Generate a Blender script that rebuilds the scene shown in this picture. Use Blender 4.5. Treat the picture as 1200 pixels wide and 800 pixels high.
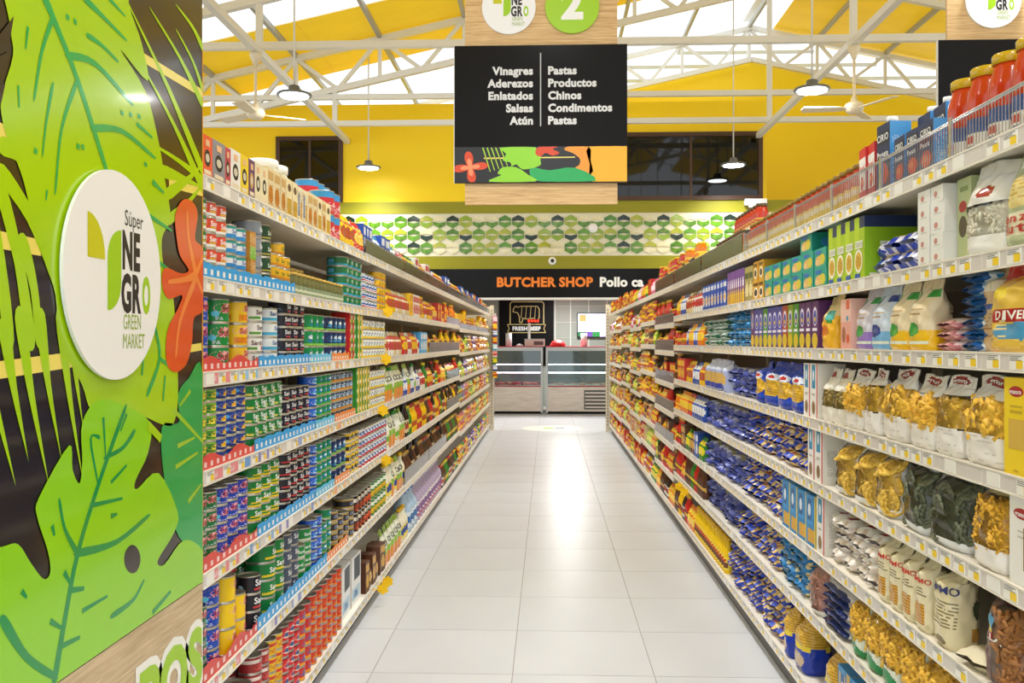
import bpy, math, random
from mathutils import Vector, Matrix
random.seed(7)
for o in list(bpy.data.objects): bpy.data.objects.remove(o)
SC = bpy.context.scene
COL = SC.collection
PI = math.pi

# ------------------------------------------------------------------ camera, world, exposure
F_PX = 1088.0
CAM_H = 1.41
cam_d = bpy.data.cameras.new('camera'); cam = bpy.data.objects.new('camera', cam_d); COL.objects.link(cam)
cam_d.sensor_width = 36.0; cam_d.lens = F_PX / 1200 * 36.0; cam_d.clip_start = 0.05; cam_d.clip_end = 300
cam.location = (0, 0, CAM_H)
cam.rotation_euler = (math.radians(90.04), 0, math.atan(42 / F_PX))
SC.camera = cam
W = bpy.data.worlds.new('world'); SC.world = W; W.use_nodes = True
bg = W.node_tree.nodes['Background']; bg.inputs[0].default_value = (0.91, 0.96, 1.0, 1); bg.inputs[1].default_value = WORLD_STRENGTH = 1.2
LAMP_W = 34.0
vs = SC.view_settings
vs.view_transform = 'Standard'; vs.look = 'None'; vs.gamma = 1.0; vs.use_curve_mapping = False; vs.exposure = 0.47

# ------------------------------------------------------------------ colour and materials
def lin(c):
    if isinstance(c, str):
        c = c.lstrip('#'); c = tuple(int(c[i:i + 2], 16) / 255 for i in (0, 2, 4))
    return tuple((x / 12.92 if x <= .04045 else ((x + .055) / 1.055) ** 2.4) for x in c)
MATS = {}
def mat(name, color='#ffffff', rough=.5, metal=0., attr=False, emit=None, bump=None, noise=None, coat=0., spec=.5, trans=0.):
    if name in MATS: return MATS[name]
    m = bpy.data.materials.new(name); m.use_nodes = True; nt = m.node_tree; b = nt.nodes['Principled BSDF']
    b.inputs['Base Color'].default_value = (*lin(color), 1); b.inputs['Roughness'].default_value = rough; b.inputs['Metallic'].default_value = metal
    b.inputs['Coat Weight'].default_value = coat; b.inputs['Specular IOR Level'].default_value = spec; b.inputs['Transmission Weight'].default_value = trans
    b.inputs['Coat Roughness'].default_value = .06
    if attr:
        a = nt.nodes.new('ShaderNodeAttribute'); a.attribute_name = 'Col'; nt.links.new(a.outputs['Color'], b.inputs['Base Color'])
    if noise:                                   # (scale, amount, stretch) faint mottling of the surface colour
        tc = nt.nodes.new('ShaderNodeTexCoord'); mp = nt.nodes.new('ShaderNodeMapping'); mp.inputs['Scale'].default_value = noise[2]
        n = nt.nodes.new('ShaderNodeTexNoise'); n.inputs['Scale'].default_value = noise[0]; n.inputs['Detail'].default_value = 6
        mx = nt.nodes.new('ShaderNodeMix'); mx.data_type = 'RGBA'; mx.blend_type = 'MIX'
        nt.links.new(tc.outputs['Object'], mp.inputs[0]); nt.links.new(mp.outputs[0], n.inputs['Vector'])
        mx.inputs[6].default_value = (*lin(color), 1); mx.inputs[7].default_value = (*lin(noise[1]), 1)
        r = nt.nodes.new('ShaderNodeMapRange'); r.inputs[1].default_value = .35; r.inputs[2].default_value = .7
        nt.links.new(n.outputs['Fac'], r.inputs[0]); nt.links.new(r.outputs[0], mx.inputs[0]); nt.links.new(mx.outputs[2], b.inputs['Base Color'])
    if emit:
        b.inputs['Emission Color'].default_value = (*lin(emit[0]), 1); b.inputs['Emission Strength'].default_value = emit[1]
    if bump:                                    # (scale, strength, distance)
        n = nt.nodes.new('ShaderNodeTexNoise'); n.inputs['Scale'].default_value = bump[0]; n.inputs['Detail'].default_value = 4
        tc = nt.nodes.new('ShaderNodeTexCoord'); nt.links.new(tc.outputs['Object'], n.inputs['Vector'])
        bp = nt.nodes.new('ShaderNodeBump'); bp.inputs['Strength'].default_value = bump[1]; bp.inputs['Distance'].default_value = bump[2]
        nt.links.new(n.outputs['Fac'], bp.inputs['Height']); nt.links.new(bp.outputs[0], b.inputs['Normal'])
    MATS[name] = m
    return m
def film_mat(name, tint, fac, rough=.08):
    """clear packaging film or pane: mostly see-through, with a gloss"""
    if name in MATS: return MATS[name]
    m = bpy.data.materials.new(name); m.use_nodes = True; nt = m.node_tree
    out = nt.nodes['Material Output']; nt.nodes.remove(nt.nodes['Principled BSDF'])
    t = nt.nodes.new('ShaderNodeBsdfTransparent'); t.inputs[0].default_value = (*lin(tint), 1)
    g = nt.nodes.new('ShaderNodeBsdfGlossy'); g.inputs['Roughness'].default_value = rough
    lw = nt.nodes.new('ShaderNodeFresnel'); lw.inputs[0].default_value = 1.45
    ad = nt.nodes.new('ShaderNodeMath'); ad.operation = 'ADD'; ad.use_clamp = True; ad.inputs[1].default_value = fac
    mx = nt.nodes.new('ShaderNodeMixShader')
    nt.links.new(lw.outputs[0], ad.inputs[0]); nt.links.new(ad.outputs[0], mx.inputs[0]); nt.links.new(t.outputs[0], mx.inputs[1]); nt.links.new(g.outputs[0], mx.inputs[2])
    nt.links.new(mx.outputs[0], out.inputs[0])
    MATS[name] = m
    return m
def wood_mat(name, c1, c2, scale=(1, 1, 1), rough=.55):
    """printed timber: long stretched grain"""
    if name in MATS: return MATS[name]
    m = bpy.data.materials.new(name); m.use_nodes = True; nt = m.node_tree; b = nt.nodes['Principled BSDF']; b.inputs['Roughness'].default_value = rough
    tc = nt.nodes.new('ShaderNodeTexCoord'); mp = nt.nodes.new('ShaderNodeMapping'); mp.inputs['Scale'].default_value = scale
    n = nt.nodes.new('ShaderNodeTexNoise'); n.inputs['Scale'].default_value = 3; n.inputs['Detail'].default_value = 8; n.inputs['Roughness'].default_value = .7; n.inputs['Distortion'].default_value = .6
    r = nt.nodes.new('ShaderNodeValToRGB'); r.color_ramp.elements[0].position = .33; r.color_ramp.elements[1].position = .62
    r.color_ramp.elements[0].color = (*lin(c2), 1); r.color_ramp.elements[1].color = (*lin(c1), 1)
    nt.links.new(tc.outputs['Object'], mp.inputs[0]); nt.links.new(mp.outputs[0], n.inputs['Vector']); nt.links.new(n.outputs['Fac'], r.inputs[0]); nt.links.new(r.outputs[0], b.inputs['Base Color'])
    MATS[name] = m
    return m
PRINT = mat('printed_paper', attr=True, rough=.42)
GLOSS = mat('glossy_pack', attr=True, rough=.2, bump=(45, .35, .004))
SMOOTH = mat('glossy_plain', attr=True, rough=.16)
TIN = mat('tinplate', '#c9c6bd', rough=.28, metal=.9)
FILM = film_mat('clear_film', '#ffffff', .0, .08)
GUARD = film_mat('smoked_guard', '#c9bda9', .12, .25)
GLASS = film_mat('window_glass', '#f4faf8', .03, .02)
PASTA = mat('dry_pasta', attr=True, rough=.55)
SHELFM = mat('shelf_enamel', '#efe9dc', rough=.38)
LIPM = mat('shelf_lip_plastic', '#d8d2cd', rough=.35)
STEEL = mat('white_steel', '#e4e3dd', rough=.42)
CHROME = mat('bright_wire', '#c8c8c8', rough=.25, metal=.9)
BLACKM = mat('black_panel', '#15120f', rough=.24, spec=.12)
MLIST = [PRINT, GLOSS, SMOOTH, TIN, FILM, PASTA]
mP, mG, mS, mT, mF, mN = range(6)

# ------------------------------------------------------------------ mesh building
class MB:
    def __init__(s): s.v = []; s.f = []; s.c = []; s.m = []; s.s = []
    def face(s, idx, c=(1, 1, 1), m=0, sm=False): s.f.append(tuple(idx)); s.c.append(c); s.m.append(m); s.s.append(sm)
    def quad(s, pts, c=(1, 1, 1), m=0):
        n = len(s.v); s.v += [tuple(p) for p in pts]; s.face(range(n, n + len(pts)), c, m)
    def box(s, x0, y0, z0, x1, y1, z1, c=(1, 1, 1), m=0):
        n = len(s.v); s.v += [(x, y, z) for z in (z0, z1) for y in (y0, y1) for x in (x0, x1)]
        for q in ((0, 2, 3, 1), (4, 5, 7, 6), (0, 1, 5, 4), (2, 6, 7, 3), (0, 4, 6, 2), (1, 3, 7, 5)): s.face([n + k for k in q], c, m)
    def bar(s, a, b, w, h=None, c=(1, 1, 1), m=0, up=(0, 0, 1)):
        """square bar from a to b"""
        h = h or w; a = Vector(a); b = Vector(b); d = (b - a).normalized(); u = Vector(up)
        if abs(d.dot(u)) > .98: u = Vector((1, 0, 0))
        r = d.cross(u).normalized(); u = r.cross(d).normalized(); n = len(s.v)
        for p in (a, b):
            for i, j in ((-1, -1), (1, -1), (1, 1), (-1, 1)): s.v.append(tuple(p + r * i * w / 2 + u * j * h / 2))
        for q in ((3, 2, 1, 0), (4, 5, 6, 7), (0, 1, 5, 4), (1, 2, 6, 5), (2, 3, 7, 6), (3, 0, 4, 7)): s.face([n + k for k in q], c, m)
    def tube(s, a, b, r, seg=8, c=(1, 1, 1), m=0, r2=None):
        a = Vector(a); b = Vector(b); d = (b - a).normalized(); u = Vector((0, 0, 1)) if abs(d.z) < .9 else Vector((1, 0, 0))
        x = d.cross(u).normalized(); y = d.cross(x); n = len(s.v); r2 = r if r2 is None else r2
        for p, q in ((a, r), (b, r2)):
            for k in range(seg): t = 2 * PI * k / seg; s.v.append(tuple(p + x * math.cos(t) * q + y * math.sin(t) * q))
        for k in range(seg): j = (k + 1) % seg; s.face((n + k, n + seg + k, n + seg + j, n + j), c, m, True)
        s.face([n + k for k in range(seg)], c, m); s.face([n + seg + k for k in range(seg)][::-1], c, m)
    def grid(s, S, nu, nv, col, m=0, sm=False, closed=False, mf=None):
        n = len(s.v); k = nu if closed else nu + 1
        for j in range(nv + 1):
            for i in range(k): s.v.append(tuple(S(i / nu, j / nv)))
        for j in range(nv):
            for i in range(nu):
                i2 = (i + 1) % k if closed else i + 1
                u, v = (i + .5) / nu, (j + .5) / nv
                s.face((n + j * k + i, n + j * k + i2, n + (j + 1) * k + i2, n + (j + 1) * k + i), col(u, v), mf(u, v) if mf else m, sm)
    def lathe(s, prof, seg=20, cols=None, mats=None, c=(1, 1, 1), m=0, sm=True):
        """prof: (radius, z) from bottom to top; one colour and material for each band"""
        n = len(s.v)
        for r, z in prof:
            for k in range(seg): t = 2 * PI * k / seg; s.v.append((r * math.sin(t), -r * math.cos(t), z))
        for b in range(len(prof) - 1):
            cc = cols[b] if cols else c; mm = mats[b] if mats else m
            for k in range(seg):
                j = (k + 1) % seg; s.face((n + b * seg + k, n + b * seg + j, n + (b + 1) * seg + j, n + (b + 1) * seg + k), cc, mm, sm)
        if prof[0][0] > 1e-4: s.face([n + k for k in range(seg)][::-1], cols[0] if cols else c, mats[0] if mats else m)
        if prof[-1][0] > 1e-4: e = n + (len(prof) - 1) * seg; s.face([e + k for k in range(seg)], cols[-1] if cols else c, mats[-1] if mats else m)
    def text(s, txt, S, cu, cv, h, wu, hv, c, m=0, off=.0008, maxw=.9):
        """lettering laid on the surface S: height h and width limit as shares of the face; wu, hv the face's size in metres"""
        tv, tf, tw = text_mesh(txt)
        sc = h * hv
        if tw * sc > maxw * wu: sc = maxw * wu / tw
        n = len(s.v)
        for x, y in tv:
            u = cu + x * sc / wu; v = cv + y * sc / hv; e = 1e-3
            p = Vector(S(u, v)); nn = (Vector(S(u + e, v)) - Vector(S(u - e, v))).cross(Vector(S(u, v + e)) - Vector(S(u, v - e)))
            if nn.length > 0: p = p + nn.normalized() * off
            s.v.append(tuple(p))
        for t in tf: s.face([n + k for k in t], c, m)
    def ngon_plate(s, pts, z0, z1, c=(1, 1, 1), m=0):
        """outline in x,y given thickness z0..z1"""
        n = len(s.v); k = len(pts)
        s.v += [(x, y, z0) for x, y in pts] + [(x, y, z1) for x, y in pts]
        s.face([n + i for i in range(k)][::-1], c, m); s.face([n + k + i for i in range(k)], c, m)
        for i in range(k): j = (i + 1) % k; s.face((n + i, n + j, n + k + j, n + k + i), c, m)
    def mesh(s, name, mats=None):
        me = bpy.data.meshes.new(name); me.from_pydata(s.v, [], s.f)
        for m in (mats or MLIST): me.materials.append(m)
        a = me.attributes.new('Col', 'FLOAT_COLOR', 'FACE'); flat = []
        for c in s.c: flat += [c[0], c[1], c[2], 1.0]
        a.data.foreach_set('color', flat)
        me.polygons.foreach_set('material_index', s.m); me.polygons.foreach_set('use_smooth', s.s); me.update()
        return me

TEXTS = {}
def text_mesh(txt, bold=.018):
    """flat lettering: vertices with cap height about 1, centred on x and y; triangles; width"""
    if (txt, bold) in TEXTS: return TEXTS[(txt, bold)]
    cu = bpy.data.curves.new('lettering', 'FONT'); cu.body = txt; cu.align_x = 'CENTER'; cu.resolution_u = 3; cu.offset = bold; cu.fill_mode = 'FRONT'; cu.space_character = 1.06 if bold > .01 else 1.0
    o = bpy.data.objects.new('lettering', cu); COL.objects.link(o)
    dg = bpy.context.evaluated_depsgraph_get(); me = o.evaluated_get(dg).to_mesh()
    v = [(p.co.x, p.co.y) for p in me.vertices]; f = [tuple(p.vertices) for p in me.polygons]
    o.evaluated_get(dg).to_mesh_clear(); bpy.data.objects.remove(o); bpy.data.curves.remove(cu)
    k = 1 / .72; mx = (min(p[0] for p in v) + max(p[0] for p in v)) / 2; v = [((x - mx) * k, (y - .34) * k) for x, y in v]
    w = max(p[0] for p in v) - min(p[0] for p in v)
    TEXTS[(txt, bold)] = (v, f, w)
    return TEXTS[(txt, bold)]

# ------------------------------------------------------------------ objects
def obj(name, me, parent=None, loc=(0, 0, 0), rot=(0, 0, 0), scale=None):
    o = bpy.data.objects.new(name, me); COL.objects.link(o); o.location = loc; o.rotation_euler = rot
    if scale: o.scale = scale
    if parent: o.parent = parent
    return o
def tag(o, label=None, cat=None, group=None, kind=None):
    if label: o['label'] = label
    if cat: o['category'] = cat
    if group: o['group'] = group
    if kind: o['kind'] = kind
    return o
def one(name, m, build, parent=None, loc=(0, 0, 0), rot=(0, 0, 0)):
    """an object of one material from a build function"""
    b = MB(); build(b); return obj(name, b.mesh(name, [m]), parent, loc, rot)
def empty(name, loc=(0, 0, 0), rz=0): return obj(name, None, None, loc, (0, 0, rz))
ORD = 'zero first second third fourth fifth sixth seventh eighth ninth tenth eleventh twelfth thirteenth fourteenth fifteenth sixteenth seventeenth eighteenth nineteenth twentieth'.split()
def ordinal(n): return ORD[n] if n <= 20 else '%d%s' % (n, {1: 'st', 2: 'nd', 3: 'rd'}.get(n % 10, 'th') if n % 100 not in (11, 12, 13) else 'th')
def paint(base, layers):
    base = lin(base); L = [(l[0], l[1:-1], lin(l[-1])) for l in layers if l[0] != 't']; L.reverse()
    rnd = random.Random(len(layers) * 31 + 5)
    def fn(u, v):
        for k, a, c in L:
            if k == 'r' and a[0] <= u <= a[2] and a[1] <= v <= a[3]: return c
            if k == 'e' and ((u - a[0]) / a[2]) ** 2 + ((v - a[1]) / a[3]) ** 2 <= 1: return c
            if k == 'g' and v < a[0] + a[1] * u: return c
            if k == 'n' and a[1] <= u <= a[3] and a[2] <= v <= a[4] and int(v * 48) % 2 and math.sin(int(u * 18) * 12.9898 + int(v * 48) * 78.233) * 43758.5453 % 1 < a[0] * 2.2: return c
        return base
    return fn

def smooth(pts, n=4):
    """closed outline rounded through its points"""
    if len(pts) <= 4: return pts
    out = []; N = len(pts)
    for i in range(N):
        p0, p1, p2, p3 = (pts[(i + k) % N] for k in (-1, 0, 1, 2))
        for j in range(n):
            t = j / n
            out.append(tuple(.5 * (2 * p1[a] + (p2[a] - p0[a]) * t + (2 * p0[a] - 5 * p1[a] + 4 * p2[a] - p3[a]) * t * t + (3 * p1[a] - p0[a] - 3 * p2[a] + p3[a]) * t ** 3) for a in (0, 1)))
    return out
for t_ in ('BUTCHER SHOP', 'Pollo ca', 'Vinagres', 'Aderezos', 'Enlatados', 'Salsas', 'Atún', 'Pastas', 'Productos', 'Chinos', 'Condimentos', '2', 'NE', 'GR', 'O', 'Café', 'POS', 'FRESH BEEF'):
    text_mesh(t_, .045)
for t_ in ('Súper', 'GREEN', 'MARKET'): text_mesh(t_, .0)
for t_ in ('Sardi', 'Suli', 'granoro', 'RUMMO', 'DIVELLA', 'CIRIO', 'Pomì', 'Senza', 'Glutine', 'Conad', '3', 'ORO', 'Olé', 'Passata'): text_mesh(t_)

text_mesh('POS', .14)
for t_ in ('Vinagres', 'Aderezos', 'Enlatados', 'Salsas', 'Atún', 'Pastas', 'Productos', 'Chinos', 'Condimentos', 'Café'): text_mesh(t_, .045)
PANEL_ART = [
('#f2e06a',1,[(2.1,2.075),(2.469,2.09),(2.469,2.068),(2.1,2.053)]),
('#f2e06a',1,[(2.243,1.812),(2.468,1.825),(2.47,1.803),(2.245,1.79)]),
('#f2e06a',1,[(1.473,1.786),(1.581,1.781),(1.579,1.751),(1.471,1.756)]),
('#f2e06a',1,[(1.472,1.599),(1.669,1.598),(1.669,1.568),(1.472,1.569)]),
('#f2e06a',1,[(1.471,1.374),(1.782,1.391),(1.784,1.361),(1.473,1.344)]),
('#f2e06a',1,[(2.282,1.398),(2.459,1.408),(2.461,1.388),(2.284,1.378)]),
('#a6d303',2,[(2.025,2.161),(2.244,2.04),(2.475,1.883),(2.457,1.859),(2.234,2.026),(2.023,2.157)]),
('#a6d303',2,[(2.151,2.187),(2.317,2.133),(2.471,2.061),(2.461,2.039),(2.311,2.121),(2.149,2.183)]),
('#a6d303',2,[(2.296,2.254),(2.398,2.24),(2.47,2.211),(2.462,2.193),(2.394,2.228),(2.296,2.25)]),
('#a6d303',2,[(2.297,2.19),(2.399,2.151),(2.472,2.097),(2.46,2.083),(2.393,2.141),(2.295,2.186)]),
('#a6d303',2,[(2.09,2.048),(2.282,1.955),(2.474,1.838),(2.458,1.812),(2.274,1.941),(2.088,2.044)]),
('#a6d303',2,[(2.122,1.879),(2.299,1.873),(2.467,1.858),(2.465,1.838),(2.297,1.861),(2.122,1.875)]),
('#a6d303',2,[(2.467,1.887),(2.367,1.822),(2.242,1.758),(2.23,1.786),(2.359,1.838),(2.465,1.891)]),
('#a6d303',2,[(2.466,1.823),(2.346,1.819),(2.206,1.808),(2.206,1.838),(2.346,1.835),(2.466,1.827)]),
('#a6d303',2,[(2.467,1.833),(2.371,1.765),(2.25,1.698),(2.238,1.722),(2.363,1.779),(2.465,1.837)]),
('#a6d303',2,[(1.557,1.678),(1.611,1.556),(1.649,1.415),(1.619,1.407),(1.583,1.546),(1.529,1.666)]),
('#a6d303',2,[(1.509,1.683),(1.554,1.557),(1.582,1.414),(1.552,1.408),(1.526,1.549),(1.481,1.673)]),
('#a6d303',2,[(1.62,1.598),(1.657,1.512),(1.671,1.413),(1.651,1.409),(1.633,1.504),(1.592,1.586)]),
('#a6d303',2,[(1.544,1.76),(1.595,1.755),(1.628,1.736),(1.612,1.71),(1.587,1.727),(1.542,1.73)]),
('#a6d303',2,[(1.552,1.713),(1.641,1.649),(1.716,1.565),(1.694,1.545),(1.621,1.627),(1.534,1.689)]),
('#a6d303',2,[(1.488,1.473),(1.529,1.33),(1.581,1.178),(1.579,1.176),(1.511,1.324),(1.456,1.461)]),
('#a6d303',2,[(1.568,1.444),(1.591,1.331),(1.624,1.209),(1.622,1.209),(1.573,1.325),(1.536,1.436)]),
('#a6d303',2,[(1.616,1.46),(1.647,1.314),(1.691,1.158),(1.689,1.158),(1.629,1.308),(1.584,1.452)]),
('#a6d303',2,[(1.681,1.462),(1.702,1.333),(1.737,1.198),(1.735,1.198),(1.684,1.329),(1.647,1.454)]),
('#a6d303',2,[(1.753,1.464),(1.778,1.31),(1.818,1.148),(1.816,1.148),(1.76,1.306),(1.719,1.456)]),
('#a6d303',2,[(1.792,1.464),(1.8,1.359),(1.821,1.249),(1.819,1.249),(1.782,1.355),(1.758,1.458)]),
('#a6d303',3,[(1.567,2.089),(1.57,1.957),(1.578,1.908),(1.543,1.824),(1.552,1.776),(1.58,1.738),(1.613,1.691),(1.647,1.612),(1.683,1.553),(1.717,1.5),(1.736,1.411),(1.817,1.326),(1.86,1.272),(1.983,1.272),(2.206,1.211),(2.278,1.215),(2.299,1.304),(2.27,1.518),(2.218,1.577),(2.201,1.658),(2.252,1.716),(2.218,1.805),(2.181,1.89),(2.111,1.988),(1.983,2.046),(2.122,2.016),(2.089,2.094),(2.024,2.159),(1.983,2.264)]),
('#241d1a',4,[(1.58,1.977),(1.565,1.918),(1.518,1.896),(1.53,1.922)]),
('#241d1a',4,[(1.565,1.911),(1.557,1.876),(1.518,1.854),(1.518,1.882)]),
('#241d1a',4,[(1.555,1.853),(1.543,1.817),(1.518,1.811),(1.518,1.839)]),
('#00a94f',5,[(1.683,2.055),(1.719,2.02),(1.806,1.931),(1.921,1.781),(1.909,1.773),(1.794,1.921),(1.707,2.008),(1.669,2.041)]),
('#00a94f',5,[(1.71,2.012),(1.673,1.942),(1.648,1.854),(1.642,1.856),(1.665,1.946),(1.7,2.018)]),
('#00a94f',5,[(1.763,1.972),(1.872,1.987),(2.029,1.948),(2.027,1.94),(1.872,1.975),(1.765,1.958)]),
('#00a94f',5,[(1.798,1.917),(1.743,1.818),(1.72,1.7),(1.714,1.702),(1.735,1.82),(1.788,1.923)]),
('#00a94f',5,[(1.864,1.855),(1.993,1.876),(2.149,1.851),(2.147,1.843),(1.993,1.864),(1.866,1.841)]),
('#00a94f',5,[(1.826,2.106),(1.906,2.094),(2.003,2.079),(2.003,2.073),(1.904,2.084),(1.824,2.092)]),
('#00a94f',5,[(1.839,2.034),(1.896,2.032),(1.967,2.02),(1.967,2.014),(1.896,2.024),(1.839,2.024)]),
('#00a94f',5,[(1.929,2.142),(2.007,2.128),(2.007,2.124),(1.927,2.132)]),
('#00a94f',5,[(1.627,1.972),(1.618,1.931),(1.614,1.931),(1.619,1.974)]),
('#00a94f',5,[(1.596,1.86),(1.598,1.822),(1.594,1.822),(1.59,1.86)]),
('#00a94f',5,[(1.709,1.888),(1.686,1.813),(1.674,1.756),(1.67,1.756),(1.68,1.815),(1.701,1.89)]),
('#00a94f',5,[(2.148,1.794),(2.212,1.774),(2.21,1.768),(2.144,1.78)]),
('#00a94f',5,[(2.063,1.908),(2.146,1.893),(2.146,1.887),(2.061,1.898)]),
('#00a94f',5,[(1.69,1.691),(1.685,1.672),(1.681,1.672),(1.684,1.693)]),
('#00a94f',5,[(2.112,1.713),(2.257,1.688),(2.257,1.682),(2.11,1.701)]),
('#00a94f',5,[(2.135,1.617),(2.271,1.584),(2.269,1.578),(2.133,1.605)]),
('#00a94f',5,[(1.754,2.043),(1.766,2.043),(1.766,2.033),(1.754,2.033)]),
('#00a94f',5,[(1.783,2.045),(1.795,2.044),(1.795,2.034),(1.783,2.035)]),
('#00a94f',5,[(2.025,1.922),(2.04,1.92),(2.038,1.91),(2.023,1.912)]),
('#00a94f',5,[(1.983,1.915),(1.997,1.914),(1.997,1.904),(1.983,1.905)]),
('#00a94f',5,[(2.101,1.826),(2.117,1.824),(2.115,1.814),(2.099,1.816)]),
('#00a94f',5,[(1.796,1.803),(1.808,1.801),(1.806,1.791),(1.794,1.793)]),
('#00a94f',5,[(1.813,1.805),(1.825,1.804),(1.825,1.794),(1.813,1.795)]),
('#00a94f',5,[(1.644,1.762),(1.654,1.76),(1.652,1.75),(1.642,1.752)]),
('#00a94f',5,[(2.066,1.928),(2.082,1.927),(2.082,1.917),(2.066,1.918)]),
('#00a94f',5,[(2.168,1.444),(2.192,1.369),(2.127,1.289),(2.117,1.297),(2.18,1.373),(2.156,1.44)]),
('#00a94f',5,[(2.187,1.376),(2.258,1.354),(2.256,1.344),(2.185,1.366)]),
('#00a94f',5,[(2.104,1.391),(2.093,1.333),(2.085,1.335),(2.096,1.393)]),
('#00a94f',5,[(2.222,1.328),(2.21,1.267),(2.202,1.269),(2.214,1.33)]),
('#00a64c',3,[(2.466,1.326),(2.365,1.315),(2.299,1.278),(2.304,1.208),(2.201,1.206),(2.218,1.07),(2.283,0.943),(2.365,0.882),(2.466,0.849)]),
('#a6d303',6,[(2.127,1.227),(2.199,1.187),(2.189,1.169),(2.117,1.209)]),
('#9ccf2a',4,[(2.273,1.248),(2.468,1.146),(2.464,1.138),(2.267,1.236)]),
('#9ccf2a',4,[(2.295,1.155),(2.409,1.162),(2.409,1.156),(2.297,1.143)]),
('#9ccf2a',4,[(2.282,1.104),(2.43,1.12),(2.43,1.114),(2.284,1.092)]),
('#9ccf2a',4,[(2.363,1.004),(2.453,1.032),(2.455,1.026),(2.367,0.992)]),
('#9ccf2a',4,[(2.383,1.279),(2.311,1.247),(2.309,1.253),(2.377,1.289)]),
('#8fd400',4,[(2.003,1.271),(2.134,1.222),(2.122,1.152),(2.058,1.099),(2.066,1.078),(2.181,1.098),(2.296,0.983),(2.27,0.935),(2.177,0.891),(2.216,0.872),(2.337,0.905),(2.466,0.847),(2.466,0.759),(1.72,0.766),(1.543,0.766),(1.45,0.77),(1.45,1.07),(1.543,1.062),(1.593,1.056),(1.634,1.013),(1.676,0.974),(1.699,0.981),(1.69,1.023),(1.654,1.093),(1.661,1.127),(1.767,1.21),(1.78,1.161),(1.807,1.13),(1.818,1.173),(1.818,1.25),(1.887,1.29)]),
('#241d1a',5,[(2.082,0.916),(2.076,0.901),(2.061,0.893),(2.041,0.894),(2.021,0.903),(2.006,0.918),(2.001,0.934),(2.006,0.949),(2.021,0.957),(2.041,0.957),(2.061,0.948),(2.076,0.933)]),
('#00913f',5,[(2.004,1.253),(1.893,1.116),(1.807,0.99),(1.759,0.875),(1.722,0.77),(1.704,0.776),(1.743,0.881),(1.793,0.998),(1.881,1.124),(1.994,1.261)]),
('#00913f',5,[(1.91,1.254),(1.918,1.17),(1.912,1.17),(1.9,1.252)]),
('#00913f',5,[(2.052,1.204),(1.994,1.174),(1.916,1.164),(1.914,1.172),(1.992,1.184),(2.046,1.214)]),
('#00913f',5,[(1.887,1.208),(1.855,1.214),(1.883,1.124),(1.877,1.122),(1.847,1.214),(1.887,1.218)]),
('#00913f',5,[(1.855,1.083),(1.993,1.072),(1.993,1.066),(1.855,1.073)]),
('#00913f',5,[(1.792,0.991),(1.747,1.047),(1.727,1.106),(1.735,1.108),(1.755,1.053),(1.802,0.999)]),
('#00913f',5,[(1.804,1.001),(1.963,0.986),(2.115,1.01),(2.117,1.0),(1.963,0.974),(1.802,0.985)]),
('#00913f',5,[(1.937,1.116),(2.012,1.142),(2.014,1.136),(1.941,1.108)]),
('#00913f',5,[(1.817,0.879),(1.924,0.878),(1.924,0.872),(1.817,0.869)]),
('#00913f',5,[(1.947,0.833),(2.044,0.838),(2.095,0.864),(2.099,0.858),(2.046,0.828),(1.947,0.821)]),
('#00913f',5,[(1.711,1.069),(1.716,1.047),(1.71,1.045),(1.699,1.065)]),
('#00913f',5,[(1.753,0.973),(1.778,0.939),(1.772,0.935),(1.743,0.965)]),
('#00913f',5,[(1.776,0.933),(1.826,0.921),(1.824,0.913),(1.774,0.921)]),
('#00913f',5,[(1.701,0.895),(1.738,0.869),(1.734,0.863),(1.695,0.885)]),
('#00913f',5,[(1.736,0.836),(1.808,0.829),(1.808,0.821),(1.736,0.824)]),
('#00913f',5,[(1.557,0.941),(1.625,0.855),(1.717,0.786),(1.709,0.776),(1.615,0.843),(1.541,0.929)]),
('#00913f',5,[(1.608,0.975),(1.622,0.957),(1.618,0.953),(1.6,0.967)]),
('#00913f',5,[(2.145,0.781),(2.251,0.801),(2.253,0.793),(2.147,0.769)]),
('#00913f',5,[(1.939,1.046),(1.967,1.043),(1.967,1.037),(1.939,1.034)]),
('#00913f',5,[(2.016,1.249),(1.985,1.215),(1.981,1.219),(2.01,1.255)]),
('#e2551c',6,[(2.288,1.668),(2.278,1.725),(2.321,1.769),(2.383,1.778),(2.427,1.751),(2.409,1.681),(2.466,1.653),(2.466,1.504),(2.4,1.473),(2.388,1.412),(2.354,1.357),(2.283,1.335),(2.226,1.36),(2.231,1.438),(2.296,1.495),(2.321,1.529),(2.236,1.516),(2.199,1.55),(2.216,1.59),(2.31,1.584),(2.365,1.596),(2.31,1.627)]),
('#f58a3c',7,[(2.359,1.742),(2.372,1.679),(2.421,1.597),(2.403,1.587),(2.358,1.673),(2.349,1.74)]),
('#f58a3c',7,[(2.243,1.563),(2.336,1.577),(2.41,1.596),(2.414,1.576),(2.338,1.563),(2.245,1.553)]),
('#f58a3c',7,[(2.278,1.381),(2.304,1.47),(2.402,1.582),(2.416,1.568),(2.316,1.462),(2.288,1.379)]),
('#f58a3c',7,[(2.47,1.639),(2.425,1.585),(2.411,1.599),(2.462,1.645)]),
('#f58a3c',7,[(2.463,1.534),(2.411,1.574),(2.425,1.588),(2.469,1.542)]),
]
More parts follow.
